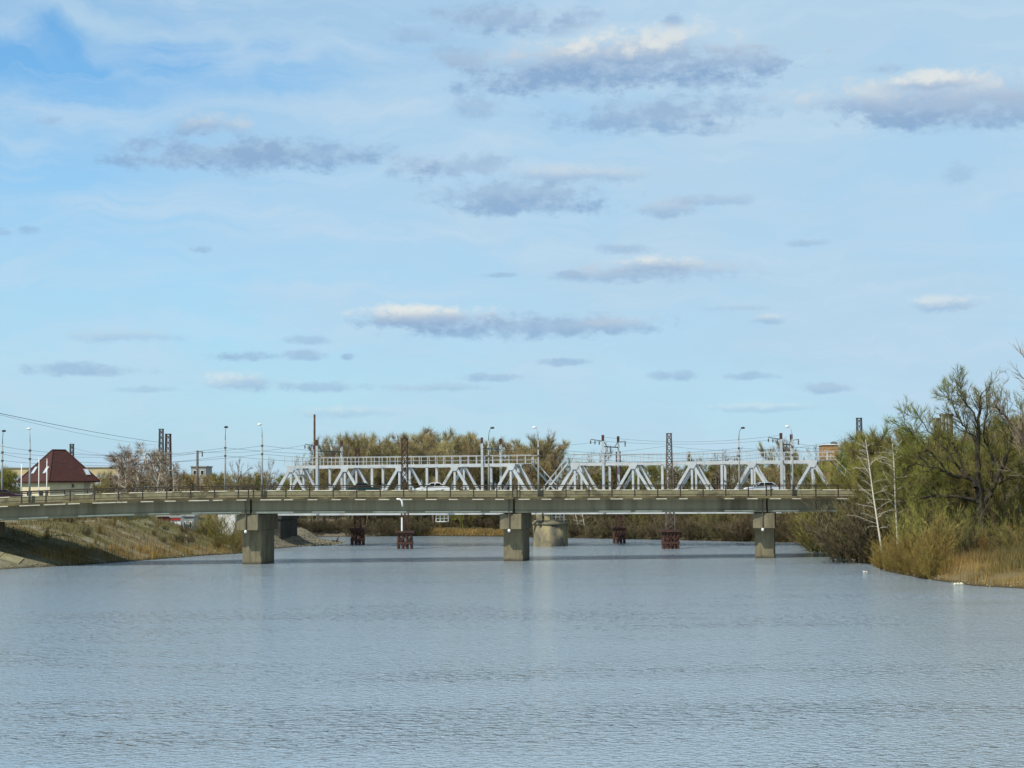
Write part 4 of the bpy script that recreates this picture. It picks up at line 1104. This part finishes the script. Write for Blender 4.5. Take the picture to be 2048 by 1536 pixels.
class Tree:
    def __init__(s, seed): s.r = random.Random(seed); s.seed = seed; s.seg = []; s.tw = []
    def branch(s, p, d, L, r, nseg, up, jit):
        """Walks one limb; returns its points and directions."""
        pts = [(p.copy(), d.copy(), r)]
        for i in range(nseg):
            d = (d + Vector((s.r.gauss(0, jit), s.r.gauss(0, jit), s.r.gauss(0, jit))) + Vector((0, 0, up))).normalized()
            q = p + d * (L / nseg); r1 = r * (1 - .75 / nseg * (1 if i < nseg - 1 else 1.15))
            s.seg.append((p.copy(), q.copy(), r, r1)); p, r = q, r1
            pts.append((p.copy(), d.copy(), r))
        return pts
    def side(s, d, ang):
        o = d.orthogonal().normalized(); o.rotate(__import__('mathutils').Quaternion(d, s.r.uniform(0, 6.283)))
        return (d * math.cos(ang) + o * math.sin(ang)).normalized()
    def twigs(s, p, d, n, L, spread, up, w):
        for _ in range(n):
            a = s.r.uniform(.2, spread); q = (s.side(d, a) + Vector((0, 0, up * s.r.random()))).normalized(); l = L * s.r.uniform(.5, 1.25)
            m = p + q * l * .55; e = m + (q + Vector((s.r.gauss(0, .25), s.r.gauss(0, .25), up * .3))).normalized() * l * .45
            s.tw.append((p.copy(), m, w, w * .75)); s.tw.append((m, e, w * .75, w * .35))
    def rec(s, p, d, L, r, lev, o):
        pts = s.branch(p, d, L, r, o['nseg'][lev], o['up'][lev], o['jit'])
        last = lev == len(o['n']) - 1
        k = o['n'][lev]
        for i in range(k):
            f = o['start'][lev] + (1 - o['start'][lev]) * (i + s.r.random()) / k
            x = f * (len(pts) - 1); i0 = min(int(x), len(pts) - 2); q = pts[i0][0].lerp(pts[i0 + 1][0], x - i0); dd = pts[i0 + 1][1]; rr = pts[i0][2] + (pts[i0 + 1][2] - pts[i0][2]) * (x - i0)
            if last: s.twigs(q, dd, o['ntw'], o['ltw'], o['spread'], o['tup'], o['wtw'])
            else:
                l = L * o['ratio'][lev] * (1.1 - .55 * f) * s.r.uniform(.75, 1.2)
                s.rec(q, s.side(dd, o['ang'][lev] * s.r.uniform(.75, 1.25)), l, max(rr * .55, .02), lev + 1, o)
        if not last: s.twigs(pts[-1][0], pts[-1][1], o['ntw'] * 2, o['ltw'], o['spread'], o['tup'], o['wtw'])
    def meshes(s, bark, twig, name, k=4, rmin=0.012):
        a = np.array([(tuple(x[0]), tuple(x[1])) for x in s.seg]); r = np.array([(max(x[2], rmin), max(x[3], rmin)) for x in s.seg])
        V, Qd = tubes(a[:, 0], a[:, 1], r[:, 0], r[:, 1], k); tm = raw_mesh(name + '_trunk', V, Qd, mat=bark, smooth=True)
        cm = None
        if s.tw:
            a = np.array([(tuple(x[0]), tuple(x[1])) for x in s.tw]); r = np.array([(x[2], x[3]) for x in s.tw])
            V, Qd = ribbons(a[:, 0], a[:, 1], r[:, 0], r[:, 1], s.seed); cm = raw_mesh(name + '_crown', V, Qd, mat=twig)
        return tm, cm


def proto(seed, H, o, bark, twig, name):
    t = Tree(seed); t.rec(Vector((0, 0, -.2)), Vector((t.r.uniform(-.06, .06), t.r.uniform(-.06, .06), 1)).normalized(), H * o.get('trunk', .8), H * .016, 0, o)
    return t.meshes(bark, twig, name)


O_BELT = dict(n=[17, 6, 5], nseg=[7, 5, 3], up=[.02, .10, .06], jit=.11, start=[.20, .2, .15], ratio=[.48, .45], ang=[.85, .7], ntw=8, ltw=1.1, spread=1.0, tup=.5, wtw=.015)
O_POP = dict(n=[18, 6, 5], nseg=[8, 5, 3], up=[.02, .16, .10], jit=.10, start=[.15, .2, .15], ratio=[.40, .42], ang=[.6, .6], ntw=7, ltw=1.1, spread=.6, tup=.6, wtw=.014)
O_BIRB = dict(n=[18, 5, 4], nseg=[9, 5, 3], up=[.02, .06, -.03], jit=.09, start=[.22, .25, .2], ratio=[.33, .45], ang=[.75, .6], ntw=4, ltw=.9, spread=.7, tup=-.1, wtw=.018)
O_SPARSE = dict(n=[12, 5, 3], nseg=[7, 5, 3], up=[.02, .12, .08], jit=.13, start=[.28, .25, .3], ratio=[.5, .45], ang=[.7, .6], ntw=3, ltw=.8, spread=.7, tup=.3, wtw=.018)


def bush(seed, H, W, n, twig, name, ntw=5, wtw=.02, ltw=.7):
    t = Tree(seed)
    for i in range(n):
        a = t.r.uniform(0, 6.283); rr = W * .22 * math.sqrt(t.r.random()); p = Vector((math.cos(a) * rr, math.sin(a) * rr, -.15))
        lean = t.r.uniform(.05, .75); d = Vector((math.cos(a) * lean * W / H, math.sin(a) * lean * W / H, 1)).normalized()
        L = H * t.r.uniform(.6, 1.05) * (1 - .25 * lean); pts = t.branch(p, d, L, H * .009, 5, .03, .10)
        for q in pts[1:]:
            for _ in range(2):
                e = t.side(q[1], t.r.uniform(.3, .8)); pp = t.branch(q[0], e, L * t.r.uniform(.15, .32), .012, 2, .12, .1)
                for z in pp[1:]: t.twigs(z[0], z[1], ntw, ltw, .75, .45, wtw)
    a = np.array([(tuple(x[0]), tuple(x[1])) for x in t.seg]); r = np.array([(max(x[2], .012), max(x[3], .01)) for x in t.seg])
    V1, Q1 = tubes(a[:, 0], a[:, 1], r[:, 0], r[:, 1], 3)
    a = np.array([(tuple(x[0]), tuple(x[1])) for x in t.tw]); r = np.array([(x[2], x[3]) for x in t.tw])
    V2, Q2 = ribbons(a[:, 0], a[:, 1], r[:, 0], r[:, 1], seed)
    return raw_mesh(name, np.concatenate([V1, V2]), np.concatenate([Q1, Q2 + len(V1)]), mat=twig)


PB = [proto(11 + i, 15, O_BELT, M_BARKG, M_TW_OLIVE, 'belt') for i in range(4)]
PP = [proto(31 + i, 15, O_POP, M_BARKG, M_TW_OLIVE, 'poplar') for i in range(3)]
PG = [proto(51 + i, 11, O_BELT, M_BARKG, M_TW_GREEN, 'green') for i in range(4)]
PBI = [proto(71 + i, 11, O_BIRB, M_BIRCH, M_TW_BROWN, 'birch') for i in range(3)]
PSP = [proto(91 + i, 13, O_SPARSE, M_BARKG, M_TW_BROWN, 'sparse') for i in range(3)]
BU_D = [bush(111 + i, 4.0, 4.5, 16, M_TW_DARK, 'thicket') for i in range(4)]
BU_O = [bush(121 + i, 3.0, 2.6, 14, M_TW_OCHRE, 'ochre_bush', 4, .012, .55) for i in range(4)]
BU_G = [bush(131 + i, 5.0, 5.0, 15, M_TW_GREEN, 'green_bush', 4, .014, .8) for i in range(4)]


def plant_tree(pr, base_h, px, ytop, d, label, group, wide=1.0, name='tree', sink=0.0):
    """A copy of a prototype, scaled so that its top reaches ytop in the photograph."""
    tm, cm = pr
    p = at(px, 980, d); g0 = gz_(p.x, d); zt = at(px, ytop, d).z; s = max(.15, (zt - g0) / base_h)
    t = thing(name, label, 'tree', (p.x, d, g0 - sink), group, rnd.uniform(0, 6.28)); t.scale = (s * wide, s * wide, s)
    link('trunk', tm, t)
    if cm: link('crown', cm, t)
    return t


def real_h(pr):
    v = np.empty(len(pr[1].vertices) * 3, np.float32); pr[1].vertices.foreach_get('co', v); return float(np.percentile(v[2::3], 99.5))


def plant_bush(mesh, h, px, ytop, d, label, group, wide=1.0, name='bush', cat='bush'):
    p = at(px, 980, d); g0 = gz_(p.x, d); zt = at(px, ytop, d).z; s = max(.25, (zt - g0) / h)
    o = link(name, mesh, None, (p.x, d, g0)); o.scale = (s * wide, s * wide, s); o.rotation_euler = (0, 0, rnd.uniform(0, 6.28))
    return tag(o, label, cat, group)


for lst in (PB, PP, PG, PBI, PSP):
    for i, q in enumerate(lst): lst[i] = (q, real_h(q))

LB1 = 'tall olive tree in the dense belt behind the left truss span'; GB1 = 'tall trees behind the left truss'
belt_top = [(648, 884), (672, 872), (700, 866), (728, 870), (752, 876), (780, 868), (806, 866), (835, 862), (862, 860), (890, 862), (918, 870), (944, 880), (968, 884), (1008, 880), (1030, 878), (1054, 876), (1078, 875), (1100, 876)]
for i, (px, yt) in enumerate(belt_top):
    pr, h = rnd.choice(PB + PP); plant_tree(pr, h, px, yt + rnd.uniform(-3, 3), rnd.uniform(338, 352), LB1, GB1, rnd.uniform(.85, 1.1))
    pr, h = rnd.choice(PB + PP); plant_tree(pr, h, px + 13, yt + rnd.uniform(0, 8), rnd.uniform(353, 362), LB1, GB1, rnd.uniform(1.0, 1.25))
    pr, h = rnd.choice(PB + PP); plant_tree(pr, h, px + 5, yt + rnd.uniform(14, 30), rnd.uniform(332, 338), LB1, GB1, rnd.uniform(1.1, 1.3))
pr, h = PSP[0]; plant_tree(pr, h, 1116, 858, 345, 'bare dark tree standing above the belt over the gap between the truss spans', None, .8)
pr, h = PSP[1]; plant_tree(pr, h, 1138, 884, 340, 'smaller bare tree at the right edge of the belt over the truss gap', None, .8)
LB2 = 'low olive tree in the distance seen through the right truss span'; GB2 = 'distant trees behind the right truss'
for i in range(30):
    px = 1150 + i * 16 + rnd.uniform(-5, 5); yt = 930 + rnd.uniform(-10, 8)
    pr, h = rnd.choice(PB + PG); plant_tree(pr, h, px, yt, rnd.uniform(325, 400), LB2, GB2, rnd.uniform(1.1, 1.5))
LB5 = 'bare crowned tree rising above the walkway rail of the right truss'
for px, yt in ((1418, 905), (1436, 900), (1452, 897), (1470, 908), (1562, 885), (1580, 876), (1600, 880), (1616, 890), (1555, 900)):
    pr, h = rnd.choice(PSP + PP); plant_tree(pr, h, px, yt, rnd.uniform(320, 345), LB5, 'bare trees above the right truss', .85)
# left: bare birches by the twin masts
LB3 = 'bare whitish birch in the clump around the twin lattice masts'
for px, yt in ((236, 915), (252, 900), (268, 884), (284, 892), (303, 905), (314, 898), (330, 905), (346, 925)):
    pr, h = rnd.choice(PBI); plant_tree(pr, h, px, yt, rnd.uniform(278, 298), LB3, 'bare birches left of the bridge', rnd.uniform(.9, 1.2), 'birch_tree')
LB4 = 'low olive tree in the distant belt between the house and the left truss'
for i in range(34):
    px = 190 + i * 13 + rnd.uniform(-5, 5); pr, h = rnd.choice(PB + PG)
    plant_tree(pr, h, px, 950 + rnd.uniform(-8, 7) - (6 if 360 < px < 400 else 0), rnd.uniform(330, 420), LB4, 'distant trees left of the truss', rnd.uniform(1.1, 1.5))
for px, yt, lb in ((462, 916, 'thin bare tree behind the first far kerb lamp'), (552, 914, 'thin pale bare tree just left of the left truss end'), (215, 925, 'thin bare tree rising above the yellow building'), (600, 905, 'grey bare tree behind the left end of the left truss')):
    pr, h = rnd.choice(PSP); plant_tree(pr, h, px, yt, 335, lb, None, .7)
LB6 = 'dull green tree beside the long yellow building at the left edge'
for px, yt in ((2, 940), (10, 945), (-10, 935), (25, 958)):
    pr, h = rnd.choice(PG); plant_tree(pr, h, px, yt, rnd.uniform(300, 330), LB6, 'trees at the left edge', 1.2)
# far bank thicket under the bridges
LB7 = 'dark leafless bush in the thicket along the far bank'
def shore(px, d0=262):
    """Depth of the far waterline along a column of the photograph."""
    dd = np.arange(d0, 345, .5); v = ray(px, 1000); S = signed_dist(dd * v.x / v.y, dd); k = np.nonzero(S > 0)[0]
    return float(dd[k[0]]) if len(k) else 340.0


for i in range(74):
    px = 700 + i * 13 + rnd.uniform(-5, 5); golden = 850 < px < 1015
    dd = shore(px) + rnd.uniform(-.2, .8) + (3.5 if golden else 0)
    plant_bush(rnd.choice(BU_D), 4.0, px, 1040 + rnd.uniform(-14, 14), dd, LB7, 'bushes along the far bank', rnd.uniform(1.0, 1.4))
for i in range(78):
    px = 590 + i * 14 + rnd.uniform(-6, 6); dd = (shore(px) if px > 700 else 340) + rnd.uniform(4.5, 13)
    plant_bush(rnd.choice(BU_D + BU_D + BU_G), 4.5, px, 1004 + rnd.uniform(-20, 18), dd, LB7, 'bushes along the far bank', rnd.uniform(1.0, 1.4))
LB5b = 'brown bush on the gravel shore between the railway abutment and the driftwood'
for px, yt in ((586, 1030), (594, 1040), (603, 1036), (612, 1044), (622, 1034), (632, 1042), (642, 1038), (652, 1044), (662, 1040), (672, 1044), (682, 1036), (692, 1044), (700, 1034), (720, 1040)):
    plant_bush(rnd.choice(BU_D), 4.0, px, yt, 306 if px < 615 else 331, LB5b, 'bushes behind the gravel spit', 1.4)
LB9 = 'brown bush on the slope left of the first river pier'
# right bank
LB8 = 'green hazed bare tree in the wood on the right bank'
for px, yt, d in ((1668, 925, 275), (1690, 905, 262), (1700, 872, 285), (1728, 862, 290), (1748, 858, 280), (1775, 868, 275), (1800, 862, 290), (1830, 850, 280), (1715, 920, 240), (1760, 910, 238), (1810, 885, 242),
                  (1850, 862, 262), (1870, 880, 240), (1895, 870, 250), (1930, 858, 245), (1965, 850, 255), (1990, 842, 245), (2010, 835, 240), (2035, 825, 238), (2060, 830, 235), (1845, 905, 236), (1900, 915, 234), (1985, 880, 234), (2040, 872, 232),
                  (2020, 850, 226), (2050, 840, 222), (1870, 930, 200), (1905, 925, 205), (1840, 945, 204), (1995, 890, 228)):
    pr, h = rnd.choice(PG if yt > 850 else PB + PG + PSP[:1]); plant_tree(pr, h, px, yt + rnd.uniform(-4, 4), d, LB8, 'trees on the right bank', rnd.uniform(.9, 1.2))
pr, h = PSP[2]; plant_tree(pr, h, 2092, 690, 150, 'bare tree whose twigs reach in at the upper right edge', None, .8)


def at_poly(pts, d, jd=0.0): return [at(x, y, d + (rnd.uniform(-jd, jd))) for x, y in pts]


def big_willow():
    D = 190.0; t = Tree(201); r = t.r
    tr = thing('willow_tree', 'large old willow with dark spreading limbs on the right bank', 'tree', (at(1966, 1080, D).x, D, gz_(at(1966, 1080, D).x, D) - .3))
    off = tr.location
    limbs = [([(1968, 1108), (1966, 1055), (1962, 1019), (1957, 977)], .62, .42, 0),
             ([(1957, 977), (1954, 908), (1956, 837), (1964, 785)], .40, .06, .5), ([(1956, 850), (1938, 814), (1925, 800), (1913, 784)], .12, .03, -.8),
             ([(1957, 977), (1938, 956), (1895, 947), (1856, 934), (1838, 912)], .28, .05, -2.0), ([(1960, 1008), (1925, 996), (1876, 990), (1830, 995), (1801, 1010)], .30, .05, -2.5),
             ([(1962, 1015), (1980, 993), (1993, 957), (2010, 920), (2022, 882), (2024, 853), (2010, 830), (1993, 814)], .34, .05, -1.5), ([(1993, 957), (1988, 930), (1980, 905), (1967, 873), (1974, 830), (1978, 800)], .2, .04, 1.5),
             ([(1954, 908), (1945, 870), (1931, 853), (1918, 837), (1905, 804), (1895, 798)], .16, .03, 1.8), ([(1930, 953), (1900, 910), (1876, 882), (1856, 863), (1835, 835)], .14, .03, 2.0),
             ([(1895, 947), (1870, 915), (1843, 892), (1824, 868), (1808, 845)], .12, .03, -1.0), ([(1957, 985), (1990, 975), (2030, 950), (2060, 930)], .2, .05, 2.0), ([(2022, 882), (2040, 850), (2050, 820)], .1, .03, .5), ([(1940, 958), (1925, 935), (1915, 905), (1900, 880)], .16, .04, 3.0), ([(1850, 935), (1832, 925), (1812, 940), (1800, 965)], .06, .03, -2)]
    o2 = dict(n=[5, 4], nseg=[5, 3], up=[.10, .06], jit=.13, start=[.15, .2], ratio=[.5], ang=[.7], ntw=4, ltw=.7, spread=.9, tup=.25, wtw=.010)
    for pts, r0, r1, dd in limbs:
        P3 = []; k = len(pts)
        for i, (x, y) in enumerate(pts): P3.append(at(x, y, D + dd * i / max(1, k - 1)) - off)
        # subdivide with slight wobble
        S = []
        for i in range(k - 1):
            for j in range(3):
                q = P3[i].lerp(P3[i + 1], j / 3)
                if j: q += Vector((r.gauss(0, .1), r.gauss(0, .2), r.gauss(0, .1)))
                S.append(q)
        S.append(P3[-1]); m = len(S)
        for i in range(m - 1):
            a, b = r0 + (r1 - r0) * i / (m - 1), r0 + (r1 - r0) * (i + 1) / (m - 1); t.seg.append((S[i], S[i + 1], a, b))
            if r0 < .5 and i > 1:
                for _ in range(2 if i < m - 3 else 3):
                    d0 = (S[i + 1] - S[i]).normalized(); t.rec(S[i].lerp(S[i + 1], r.random()), t.side(d0, r.uniform(.5, 1.1)), r.uniform(1.4, 3.2), min(a * .4, .05), 0, o2)
    tm, cm = t.meshes(M_BARK, M_TW_GREEN, 'willow', 6, .016); link('trunk', tm, tr); link('crown', cm, tr)


big_willow()


def leaning_birch(pts, D, label, seed, nb):
    t = Tree(seed); r = t.r
    b = at(*pts[0], D); tr = thing('birch_tree', label, 'tree', (b.x, D, gz_(b.x, D) - .1)); off = tr.location
    P3 = [at(x, y, D) - off for x, y in pts]; P3[0].z = 0.0; k = len(P3); S = []
    for i in range(k - 1):
        for j in range(4): S.append(P3[i].lerp(P3[i + 1], j / 4))
    S.append(P3[-1]); m = len(S)
    for i in range(m - 1): t.seg.append((S[i], S[i + 1], .12 - .09 * i / m, .12 - .09 * (i + 1) / m))
    bs = Tree(seed + 1)
    for i in range(nb):
        f = .22 + .72 * (i + r.random()) / nb; x = f * (m - 1); i0 = min(int(x), m - 2); q = S[i0].lerp(S[i0 + 1], x - i0)
        sgn = -1 if r.random() < .72 else 1; L = r.uniform(.7, 3.3) * (1.2 - .75 * f)
        d = Vector((sgn * r.uniform(.45, 1), r.uniform(-.7, .7), r.uniform(-.05, .55) + f * r.uniform(0, 1.2))).normalized()
        pp = t.branch(q, d, L, .017, 6, r.uniform(-.12, .06), .09)
        for z in pp[1:]: bs.twigs(z[0], z[1], 2, .6, .6, r.uniform(-.25, .15), .007)
    t.tw = bs.tw; tm, cm = t.meshes(M_BIRCH, M_BIRCH, 'birch', 6, .012); link('trunk', tm, tr); link('crown', cm, tr)


leaning_birch([(1769, 1112), (1756, 1052), (1746, 987), (1738, 928), (1731, 879)], 185, 'leaning white birch at the tip of the right bank, left of two', 211, 32)
leaning_birch([(1796, 1085), (1791, 1009), (1788, 928), (1785, 888)], 189, 'straight slim white birch right of the leaning one', 221, 26)
leaning_birch([(1160, 1064), (1155, 1045), (1150, 1025), (1146, 1005)], 310, 'thin white birch stem on the far bank right of the stone pier', 231, 8)
leaning_birch([(1172, 1056), (1166, 1035), (1160, 1012)], 308, 'second thin white stem on the far bank beside the stone pier', 233, 8)
leaning_birch([(1322, 1060), (1320, 1040), (1318, 1015)], 303, 'thin white birch stem behind the large rusty trestle', 235, 8)
leaning_birch([(1393, 1060), (1386, 1040), (1380, 1018)], 299, 'leaning white birch stem on the far bank right of the large trestle', 237, 8)

# bushes on the right bank
LR1 = 'grey green willow bush hanging over the water below the right truss end'
for px, yt, d in ((1640, 1010, 232), (1660, 985, 236), (1680, 965, 230), (1655, 1040, 224), (1688, 1010, 222), (1705, 990, 226), (1625, 1040, 240), (1712, 1030, 214), (1690, 1050, 213), (1735, 1000, 220)):
    plant_bush(rnd.choice(BU_G + BU_D[:1]), 4.6, px, yt, d, LR1, 'willow bushes over the water', rnd.uniform(.9, 1.2))
LR2 = 'ochre twiggy bush on the tip of the right bank below the birches'
for i in range(30):
    px = 1733 + (i % 15) * 9.5 + rnd.uniform(-4, 4); dd = shore(px, 130) + (rnd.uniform(.3, 1.5) if i < 15 else rnd.uniform(2.5, 7))
    yt = float(np.interp(px, [1730, 1755, 1790, 1820, 1870], [1110, 1102, 1086, 1080, 1084])) + rnd.uniform(-16, 16) + (22 if i < 15 else 0)
    plant_bush(rnd.choice(BU_O), 2.8, px, yt, dd, LR2, 'ochre bushes on the bank tip', rnd.uniform(.9, 1.25))
LR3 = 'brown green bush in the undergrowth below the large willow'
for i in range(14):
    px = 1850 + (i % 7) * 31 + rnd.uniform(-9, 9); d = 176 + (i // 7) * 12 + rnd.uniform(-4, 4)
    plant_bush(rnd.choice(BU_O + BU_D + BU_G), 3.6, px, 1048 + rnd.uniform(-22, 18) - (i // 13) * 14, d, LR3, 'bushes below the willow', rnd.uniform(.9, 1.2))
LR4 = 'dark bush behind the road bridge on the right bank'
for i in range(22):
    px = 1640 + i * 19; plant_bush(rnd.choice(BU_D + BU_G), 4.4, px, 965 + rnd.uniform(-20, 20), rnd.uniform(238, 258), LR4, 'bushes behind the bridge on the right', 1.2)
LR7 = 'slender green hazed tree on the right bank in front of the road bridge end'
for px, yt, d in ((1732, 925, 209), (1752, 948, 204), (1772, 918, 208), (1790, 945, 203), (1806, 905, 207), (1822, 930, 202), (1838, 895, 206), (1856, 920, 201), (1874, 900, 205), (1892, 925, 200), (1915, 935, 204), (1990, 905, 203), (2015, 880, 199), (2036, 890, 203)):
    pr, h = rnd.choice(PG); plant_tree(pr, h, px, yt, d, LR7, 'green trees before the bridge end', rnd.uniform(.85, 1.15))
LR8 = 'dark shrub in the shade between the willow and the bridge end'
for i in range(24):
    px = 1700 + i * 15 + rnd.uniform(-6, 6); plant_bush(rnd.choice(BU_D + BU_D + BU_G), 4.4, px, 1008 + rnd.uniform(-22, 16), rnd.uniform(196, 208), LR8, 'dark shrubs before the bridge end', rnd.uniform(1.0, 1.4))
LR5 = LB9
for px, yt, d in ((425, 1040, 252), (445, 1046, 250), (400, 1050, 252), (460, 1058, 247), (355, 1070, 243), (385, 1066, 245), (440, 1068, 246)):
    plant_bush(rnd.choice(BU_O + BU_G), 3.2, px, yt, d, LR5, 'bushes on the left slope', 1.1)

LR6 = 'small brown scrub bush on the grassy slope under the left road span'
for i in range(34):
    px = 95 + i * 10.5 + rnd.uniform(-8, 8); lo = float(np.interp(px, [90, 200, 300, 400, 470], [1085, 1112, 1110, 1102, 1098])); py = rnd.uniform(1056, lo)
    for z in (4.6, 3.5, 2.5, 1.5, .6):
        q = on_water(px, py, z)
        if gz_(q.x, q.y) >= z - .5: break
    h = rnd.uniform(.5, 1.3); o = link('bush', rnd.choice(BU_O + BU_D), None, (q.x, q.y, gz_(q.x, q.y) - .05)); o.scale = (h / 2.6,) * 3; o.rotation_euler = (0, 0, rnd.uniform(0, 6.28))
    tag(o, LR6, 'bush', 'scrub bushes on the left slope')
# ------------------------------------------------------------------ grasses, reeds, driftwood, litter
def blades(name, pts, hmin, hmax, wdt, m, seed, label, lean=.35):
    r = np.random.default_rng(seed); n = len(pts); h = r.uniform(hmin, hmax, n); a = r.uniform(0, 6.283, n); ln = r.uniform(0, lean, n) * h
    b = r.uniform(0, 6.283, n); ux, uy = np.cos(a) * wdt, np.sin(a) * wdt
    p = np.asarray(pts); z = p[:, 2] - .05
    A = np.stack([p[:, 0] - ux, p[:, 1] - uy, z], 1); B = np.stack([p[:, 0] + ux, p[:, 1] + uy, z], 1)
    Cc = np.stack([p[:, 0] + np.cos(b) * ln, p[:, 1] + np.sin(b) * ln, z + h], 1)
    V = np.stack([A, B, Cc], 1).reshape(-1, 3)
    return tag(link(name, raw_mesh(name, V, None, np.arange(3 * n).reshape(n, 3), m)), label, kind='stuff')


def scatter(n, x0, x1, y0, y1, s0, s1, seed, clump=0.0):
    r = np.random.default_rng(seed); X = r.uniform(x0, x1, n); Y = r.uniform(y0, y1, n); S = signed_dist(X, Y); ok = (S > s0) & (S < s1)
    if clump:
        c = np.sin(X * .9 + 2 * np.sin(Y * .5)) + np.sin(Y * 1.3 + X * .4); ok &= c > r.uniform(-2, 2, n) * clump - .2
    X, Y = X[ok], Y[ok]; return np.stack([X, Y, height(X, Y)], 1)


blades('reeds', scatter(26000, -64, -36, 210, 262, .1, 4.0, 1, .8), .5, 1.5, .035, M_REED, 1, 'dry golden reeds along the left waterline')
blades('weeds', scatter(34000, -90, -38, 206, 270, 3.0, 16, 2, .9), .2, .9, .04, M_WEED, 2, 'brown weeds on the left slope')
blades('grass', scatter(40000, -110, -42, 204, 285, 9, 60, 3), .12, .4, .04, M_GRASS, 3, 'green grass on top of the left bank')
blades('reeds', scatter(70000, 36, 72, 146, 215, .15, 11, 4, .6), .25, 1.3, .028, M_REED, 4, 'golden dry reeds on the right bank edge')
blades('weeds', scatter(90000, 40, 80, 146, 235, 5, 22, 5, .8), .5, 1.7, .03, M_WEED, 5, 'brown weeds on the right bank')
blades('reeds', scatter(14000, -19, -1, 318, 335, .1, 2.2, 6), .3, .8, .05, M_REED, 6, 'golden reed strip on the far bank behind the rusty trestle')

def rubble(pts, rmin, rmax, m, seed, label):
    r = random.Random(seed); mb = MB()
    for (x, y, z) in pts:
        q = r.uniform(rmin, rmax); a = [r.uniform(.6, 1.25) for _ in range(6)]
        mb.add([(x - q * a[0], y, z), (x, y - q * a[1], z + q * .1), (x + q * a[2], y, z), (x, y + q * a[3], z), (x + q * .1, y - q * .1, z + q * .75 * a[4]), (x, y, z - q * .5)],
               [(0, 1, 4), (1, 2, 4), (2, 3, 4), (3, 0, 4), (1, 0, 5), (2, 1, 5), (3, 2, 5), (0, 3, 5)])
    tag(mb.build('rubble', m), label, kind='stuff')


rubble(scatter(2600, -50, -26, 255, 300, .1, 9, 21), .08, .34, M_CONC, 21, 'grey stones on the gravel spit')
rubble(scatter(4200, -66, -38, 204, 262, .0, 1.0, 22), .08, .28, M_STONE, 22, 'stones along the left waterline')
rubble(scatter(5200, 36, 60, 140, 230, .0, .9, 23), .06, .2, M_STONE, 23, 'small stones and clods along the right waterline')
p = on_water(682, 1086)
t = thing('driftwood', 'dark driftwood snag on the tip of the gravel spit', 'driftwood', (p.x, p.y, gz_(p.x, p.y)))
mb = MB(); q = [at(x, y, p.y) for x, y in ((663, 1081), (674, 1083), (685, 1087), (694, 1090))]; mb.path(q, [.08, .16, .18, .08], 7); lg = mb.build('log', M_BARK, t, smooth=True)
mb = MB(); q = [at(x, y, p.y) for x, y in ((672, 1083), (675, 1079), (677, 1073))]; mb.path(q, [.14, .13, .06], 6); mb.build('branch', M_BARK, lg, smooth=True)
p = on_water(1640, 1103)
t = thing('fallen_tree', 'dark fallen trunk reaching out over the water below the right bank bushes', 'fallen tree', (at(1690, 1105, p.y).x, p.y, gz_(at(1690, 1105, p.y).x, p.y)))
mb = MB(); q = [at(x, y, p.y) for x, y in ((1700, 1106), (1670, 1107), (1645, 1104), (1618, 1096), (1594, 1088))]; mb.path(q, [.22, .2, .16, .11, .05], 7); lg = mb.build('trunk', M_BARK, t, smooth=True)
for (x0, y0, x1, y1) in ((1650, 1105, 1632, 1110), (1630, 1100, 1610, 1108), (1622, 1098, 1602, 1086), (1665, 1106, 1640, 1094)):
    mb = MB(); mb.path([at(x0, y0, p.y), at((x0 + x1) / 2, (y0 + y1) / 2 - 1, p.y), at(x1, y1, p.y)], [.08, .05, .02], 5); mb.build('branch', M_BARK, lg)
for (px, py, s, lb) in ((1915, 1166, .36, 'crumpled white litter heap on the right waterline'), (1822, 1139, .22, 'small white scrap on the shore left of the litter heap'), 
                        (1730, 1141, .2, 'white scrap at the tip of the right bank')):
    p = on_water(px, py, .15); r = random.Random(px); mb = MB()
    for i in range(5):
        c = (p.x + r.uniform(-s, s), p.y + r.uniform(-s, s) * .6, max(gz_(p.x, p.y), 0) + s * .2); mb.lathe(c, [(s * .1, -s * .3), (s * .5, -s * .1), (s * .35, s * .2), (s * .08, s * .35)], 7, r.uniform(.7, 1.4), r.uniform(.6, 1.2))
    tag(mb.build('litter', M_LIME_SUN, loc=(p.x, p.y, 0)), lb, 'litter', 'white litter on the right shore')
# concrete apron under the left end of the bridge
mb = MB(); k = 7
for i in range(k):
    for j in range(4):
        x0 = -74 + i * 2.4; y0 = 198.5 + j * 2.5
        qs = [(x0, y0), (x0 + 2.3, y0), (x0 + 2.3, y0 + 2.4), (x0, y0 + 2.4)]; S = signed_dist(np.array([q[0] for q in qs]), np.array([q[1] for q in qs]))
        if S.min() < .1: continue
        zz_ = [gz_(*q) for q in qs]
        mb.hexa([(q[0], q[1], z - .1) for q, z in zip(qs, zz_)] + [(q[0], q[1], z + .12) for q, z in zip(qs, zz_)])
if mb.v: tag(mb.build('path', M_BARR), 'pale concrete apron slabs on the left bank', kind='structure')
